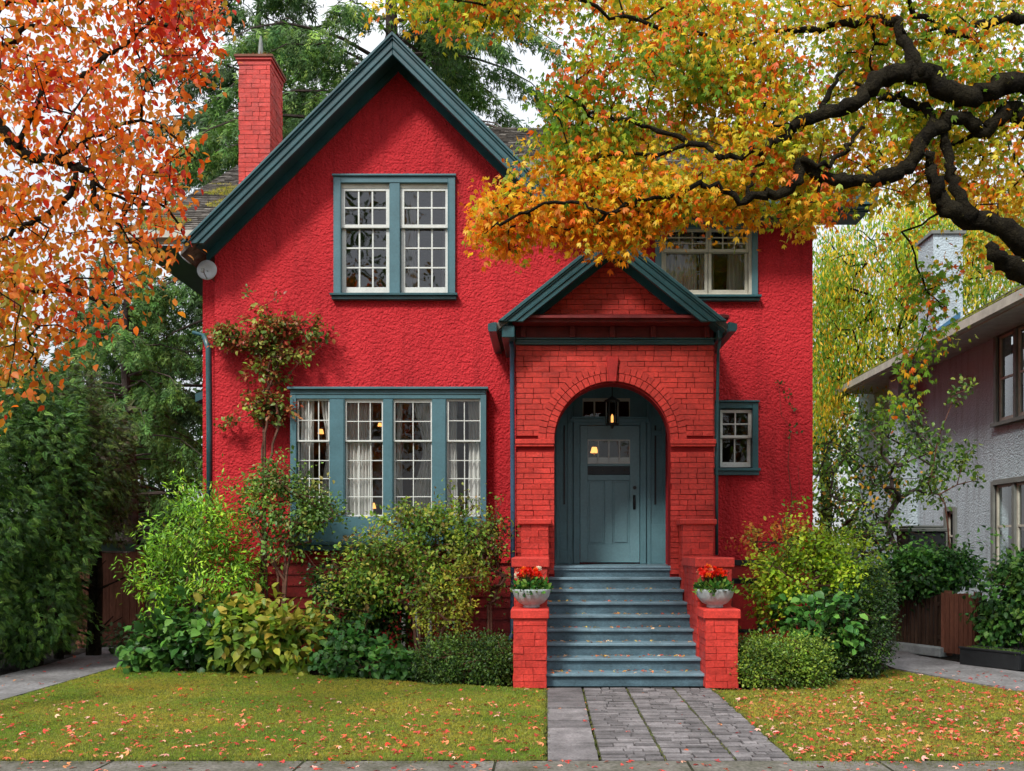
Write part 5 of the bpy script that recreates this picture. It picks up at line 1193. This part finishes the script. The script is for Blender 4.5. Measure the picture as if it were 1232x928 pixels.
def nwin(h, nl, label, mull=1):
    y0, y1, z0, z1 = h; mb = MB()
    mb.box(NX-.05, NX+.1, y0-.1, y0, z0-.02, z1+.08).box(NX-.05, NX+.1, y1, y1+.1, z0-.02, z1+.08).box(NX-.052, NX+.1, y0, y1, z1, z1+.10).box(NX-.10, NX+.1, y0-.13, y1+.13, z0-.09, z0-.021)
    for i in range(1, mull+1): y = y0+(y1-y0)*i/(mull+1); mb.box(NX-.03, NX+.1, y-.05, y+.05, z0, z1)
    w = mb.build('window', 'greytrim', nh, bevel=.004, label=label)
    for i in range(mull+1):
        a = y0+(y1-y0)*i/(mull+1)+(.05 if i else .0); b = y0+(y1-y0)*(i+1)/(mull+1)-(.05 if i < mull else 0)
        m2 = MB(); zm = z0+(z1-z0)*.5
        m2.box(NX+.02, NX+.06, a, a+.05, z0, z1).box(NX+.02, NX+.06, b-.05, b, z0, z1).box(NX+.021, NX+.059, a+.05, b-.05, z0, z0+.07).box(NX+.021, NX+.059, a+.05, b-.05, z1-.05, z1).box(NX+.021, NX+.059, a+.05, b-.05, zm-.02, zm+.02)
        m2.build('sash', 'cream', w)
        MB().add([(NX+.04, a+.05, z0), (NX+.04, b-.05, z0), (NX+.04, b-.05, z1), (NX+.04, a+.05, z1)], [(0, 1, 2, 3)]).build('pane', 'glassdark', w)
    MB().box(NX+.5, NX+.52, y0-.1, y1+.1, z0+(z1-z0)*.45, z1+.1).build('blind', 'curtain', w)
nwin(wu, 2, 'upstairs paired window beneath the eave of the grey house'); nwin(wl, 2, 'downstairs paired window of the grey house at the picture edge'); nwin(wm, 1, 'narrow dark window low on the grey wall', 0)
MB().box(NX+1.3, NX+1.35, 11.0, 26, 0, 5.9).build('room_interior', 'roomdark', nh)
MB().box(16, 16.2, 10.8, 26, 0, 5.9).box(NX, 16, 26.0, 26.2, 0, 5.9).build('wall', 'greystucco', nh)
# black locker
c = W(1108, 640, 16.6)
bk = thing('storage_locker', 'tall black lidded locker standing against the grey house', 'storage box', (c[0], 16.6, 0))
MB().box(c[0]-.32, c[0]+.32, 16.3, 16.9, .05, 1.86).build('locker_body', 'blackbox', bk, bevel=.02)
mb = MB().box(c[0]-.36, c[0]+.36, 16.25, 16.95, 1.862, 1.93)
mb.box(c[0]-.28, c[0]+.28, 16.3, 16.9, 1.932, 1.975).build('locker_lid', 'greytrim', bk, bevel=.015)
MB().box(c[0]-.10, c[0]+.10, 16.265, 16.295, 1.5, 1.53).build('handle', 'greytrim', bk)
# ================================================================== FENCES, PLANTERS, GATE
def slats(name, label, cat, p0, p1, z0, z1, w, gap, mat, rails=2, th=.02, railmat=None):
    p0, p1 = np.array(p0, float), np.array(p1, float); L = np.linalg.norm(p1-p0); d = (p1-p0)/L; nn = np.array((-d[1], d[0]))
    t = thing(name, label, cat, (p0[0], p0[1], 0)); mb = MB(); s = 0
    def bar(m, s0, s1, o0, o1, a, b):
        q = lambda s_, o_: (p0[0]+d[0]*s_+nn[0]*o_, p0[1]+d[1]*s_+nn[1]*o_)
        c = [q(s0, o0), q(s1, o0), q(s1, o1), q(s0, o1)]; m.hexa([(*x, b) for x in c], [(*x, a) for x in c])
    while s < L: bar(mb, s, min(L, s+w), -th/2, th/2, z0, z1+random.uniform(-.012, .012)); s += w+gap
    mb.build('boards', mat, t)
    mb = MB()
    for i in range(rails): z = z0+(z1-z0)*(.18+.68*i/max(1, rails-1)); bar(mb, 0, L, th/2+.002, th/2+.042, z-.03, z+.03)
    mb.build('rail', railmat or mat, t)
    for s in (0, L-.08):
        mb = MB(); bar(mb, s, s+.08, th/2+.044, th/2+.124, 0, z1+.03); mb.build('post', railmat or mat, t)
    return t
slats('picket_fence', 'low dark weathered slat fence under the overhanging bush', 'fence', (5.25, 15.6), (5.86, 14.25), .12, .86, .05, .025, 'wooddark')
slats('fence_panel', 'short red brown upright board panel beside the iron pickets', 'fence', (5.86, 14.1), (6.12, 13.55), .05, .93, .07, .012, 'wood')
slats('iron_fence', 'black iron picket fence behind the planters', 'fence', (6.15, 13.5), (8.3, 12.1), .1, .88, .016, .055, 'black', 2, .016)
mb = MB(); mb.hexa([(5.12, 15.7, .12), (5.95, 14.1, .12), (5.80, 14.0, .12), (4.98, 15.6, .12)], [(5.12, 15.7, -.02), (5.95, 14.1, -.02), (5.80, 14.0, -.02), (4.98, 15.6, -.02)])
o = mb.build('garden_wall', 'stone', bevel=.01); o['label'] = 'low stone edging beneath the dark slat fence'; o['category'] = 'wall'
def trough(p0, p1, dep, h, label):
    p0, p1 = np.array(p0, float), np.array(p1, float); d = (p1-p0)/np.linalg.norm(p1-p0); nn = np.array((-d[1], d[0]))
    t = thing('planter_trough', label, 'planter', (*p0, 0), 'black planter troughs along the right path')
    def quad(a, b, o0, o1): return [p0+d*a+nn*o0, p0+d*b+nn*o0, p0+d*b+nn*o1, p0+d*a+nn*o1]
    L = np.linalg.norm(p1-p0); mb = MB()
    for (a, b, o0, o1, z0, z1) in ((0, L, 0, .03, .01, h), (0, L, dep-.03, dep, .01, h), (0, .03, .031, dep-.031, .01, h), (L-.03, L, .031, dep-.031, .01, h), (.03, L-.03, .03, dep-.03, .01, .04), (-.015, L+.015, -.015, .035, h+.001, h+.03), (-.015, L+.015, dep-.035, dep+.015, h+.001, h+.03)):
        q = quad(a, b, o0, o1); mb.hexa([(*x, z1) for x in q], [(*x, z0) for x in q])
    mb.build('trough_body', 'blackbox', t, bevel=.006)
    q = quad(.03, L-.03, .03, dep-.03); MB().add([(*x, h-.02) for x in q], [(0, 1, 2, 3)]).build('soil_fill', 'soil', t)
    n = 260; P = np.array([(*(p0+d*random.uniform(.04, L-.04)+nn*random.uniform(.04, dep-.04)), h-.02) for _ in range(n)])
    scatter('moss_planting', 'tuft', P, rng.normal(0, 1, (n, 3))*(1, 1, 0), np.tile((0, 0, 1.), (n, 1)), rng.uniform(.03, .07, n), pal([(110, 150, 50), (80, 120, 40)], n=n), 'leafg', t, kind='stuff')
trough((5.66, 13.02), (6.12, 12.30), .32, .22, 'nearer black planter trough beside the wooden fence panel')
trough((6.28, 12.2), (7.0, 11.55), .32, .22, 'black planter trough cut by the right edge of the picture')
gate = slats('wooden_gate', 'reddish brown upright board gate at the end of the left path', 'gate', (-7.45, 15.0), (-6.42, 15.0), .06, 1.52, .10, .008, 'wood', 2)
CUR['o'] = np.array((-7.45, 15.0, 0.)); MB().box(-7.1, -6.5, 14.96, 15.0, 1.54, 1.66).build('top_board', surf('faded_green_board', (.05, .10, .075), .7, .3, 4), gate)
sh = thing('garden_shed', 'grey roofed shed half hidden behind the wooden gate', 'shed', (-9.2, 20, 0))
MB().box(-10.2, -7.9, 19.2, 21.2, 0, 1.75).build('shed_wall', 'wooddark', sh)
mb = MB(); slab(mb, (-10.4, 19.0, 1.78), (-7.7, 19.0, 1.78), (-7.7, 20.2, 2.35), (-10.4, 20.2, 2.35), .06); slab(mb, (-10.4, 20.2, 2.35), (-7.7, 20.2, 2.35), (-7.7, 21.4, 1.78), (-10.4, 21.4, 1.78), .06); mb.build('roof', 'shingle', sh)

# trees on the far side of the street (they fill the window reflections)
for (x, y, w, z, lab, cc) in ((-9.9, -13, 4.6, 12.0, 'large street tree across the road, on the left behind the viewer', [(70, 96, 36), (150, 110, 40), (52, 80, 32)]), (8, -14, 4.0, 7.0, 'street tree across the road, on the right behind the viewer', [(120, 110, 40), (60, 90, 34), (160, 90, 30)])):
    t = thing('street_tree', lab, 'tree', (x, y, 0), 'street trees across the road'); C, Dn, _ = blob_points([((x, y, z), (w, w, z*.72), 1), ((x+w*.6, y, z*.8), (w*.6, w*.6, z*.5), .5), ((x-w*.6, y, z*.9), (w*.6, w*.6, z*.5), .5)], 500, .35)
    crown(t, C, 14, (.4, .4, .35), .32, 'rhomb', cc, droop=.3)
    MB().tube([(x, y, -.1), (x+.1, y, z*.5), (x, y, z*1.1)], [.35, .25, .08], 8).build('trunk', 'bark', t)

# ================================================================== CAMERA, LIGHT, WORLD
cam = bpy.data.cameras.new('camera'); co = bpy.data.objects.new('camera', cam); COL.objects.link(co)
co.location = (0, 0, EYE); co.rotation_euler = (R(90), 0, 0)
cam.sensor_width = 36; cam.lens = F/1232*36; cam.shift_x = -(U0-616)/1232; cam.shift_y = (V0-464)/1232; cam.clip_end = 1500
SC.camera = co
SUN_EL, SUN_AZ = R(46), R(210)     # from the front, a little left
sl = bpy.data.lights.new('sun', 'SUN'); so = bpy.data.objects.new('sun', sl); COL.objects.link(so)
sl.energy = 2.5; sl.angle = R(11); sl.color = (1, .96, .9)
dirv = Vector((math.sin(SUN_AZ)*math.cos(SUN_EL), math.cos(SUN_AZ)*math.cos(SUN_EL), math.sin(SUN_EL)))
so.rotation_euler = (-dirv).to_track_quat('-Z', 'Y').to_euler()
w = bpy.data.worlds.new('World'); SC.world = w; w.use_nodes = True; nt = w.node_tree; nt.nodes.clear()
out = nt.nodes.new('ShaderNodeOutputWorld'); bg = nt.nodes.new('ShaderNodeBackground'); sky = nt.nodes.new('ShaderNodeTexSky')
sky.sky_type = 'NISHITA'; sky.sun_disc = False; sky.sun_elevation = SUN_EL; sky.sun_rotation = SUN_AZ
tc = nt.nodes.new('ShaderNodeTexCoord'); nz = nt.nodes.new('ShaderNodeTexNoise'); nz.inputs['Scale'].default_value = 2.2; nz.inputs['Detail'].default_value = 6
cr = nt.nodes.new('ShaderNodeValToRGB'); cr.color_ramp.elements[0].position = .3; cr.color_ramp.elements[0].color = (5.9, 6.2, 6.8, 1); cr.color_ramp.elements[1].position = .7; cr.color_ramp.elements[1].color = (8.4, 8.6, 8.8, 1)
mx = nt.nodes.new('ShaderNodeMix'); mx.data_type = 'RGBA'; mx.inputs['Factor'].default_value = .86
nt.links.new(tc.outputs['Generated'], nz.inputs['Vector']); nt.links.new(nz.outputs['Fac'], cr.inputs['Fac'])
sx = nt.nodes.new('ShaderNodeSeparateXYZ'); nt.links.new(tc.outputs['Generated'], sx.inputs[0])
mr = nt.nodes.new('ShaderNodeMapRange'); mr.inputs['From Min'].default_value = 0; mr.inputs['From Max'].default_value = 1; mr.inputs['To Min'].default_value = .72; mr.inputs['To Max'].default_value = 2.0
nt.links.new(sx.outputs['Z'], mr.inputs['Value'])
sc_ = nt.nodes.new('ShaderNodeVectorMath'); sc_.operation = 'SCALE'; nt.links.new(cr.outputs[0], sc_.inputs[0]); nt.links.new(mr.outputs[0], sc_.inputs['Scale'])
nt.links.new(sky.outputs[0], mx.inputs[6]); nt.links.new(sc_.outputs[0], mx.inputs[7]); nt.links.new(mx.outputs[2], bg.inputs['Color'])
bg.inputs['Strength'].default_value = .09; nt.links.new(bg.outputs[0], out.inputs['Surface'])
vs = SC.view_settings; vs.view_transform = 'Standard'; vs.look = 'None'; vs.exposure = .55; vs.gamma = 1; vs.use_curve_mapping = False
SC.cycles.max_bounces = 5; SC.cycles.diffuse_bounces = 2; SC.cycles.glossy_bounces = 3; SC.cycles.transparent_max_bounces = 8; SC.cycles.use_denoising = True; SC.cycles.use_adaptive_sampling = True; SC.cycles.adaptive_threshold = .02
print('tris', sum(len(o.data.polygons) for o in SC.objects if o.type == 'MESH'))
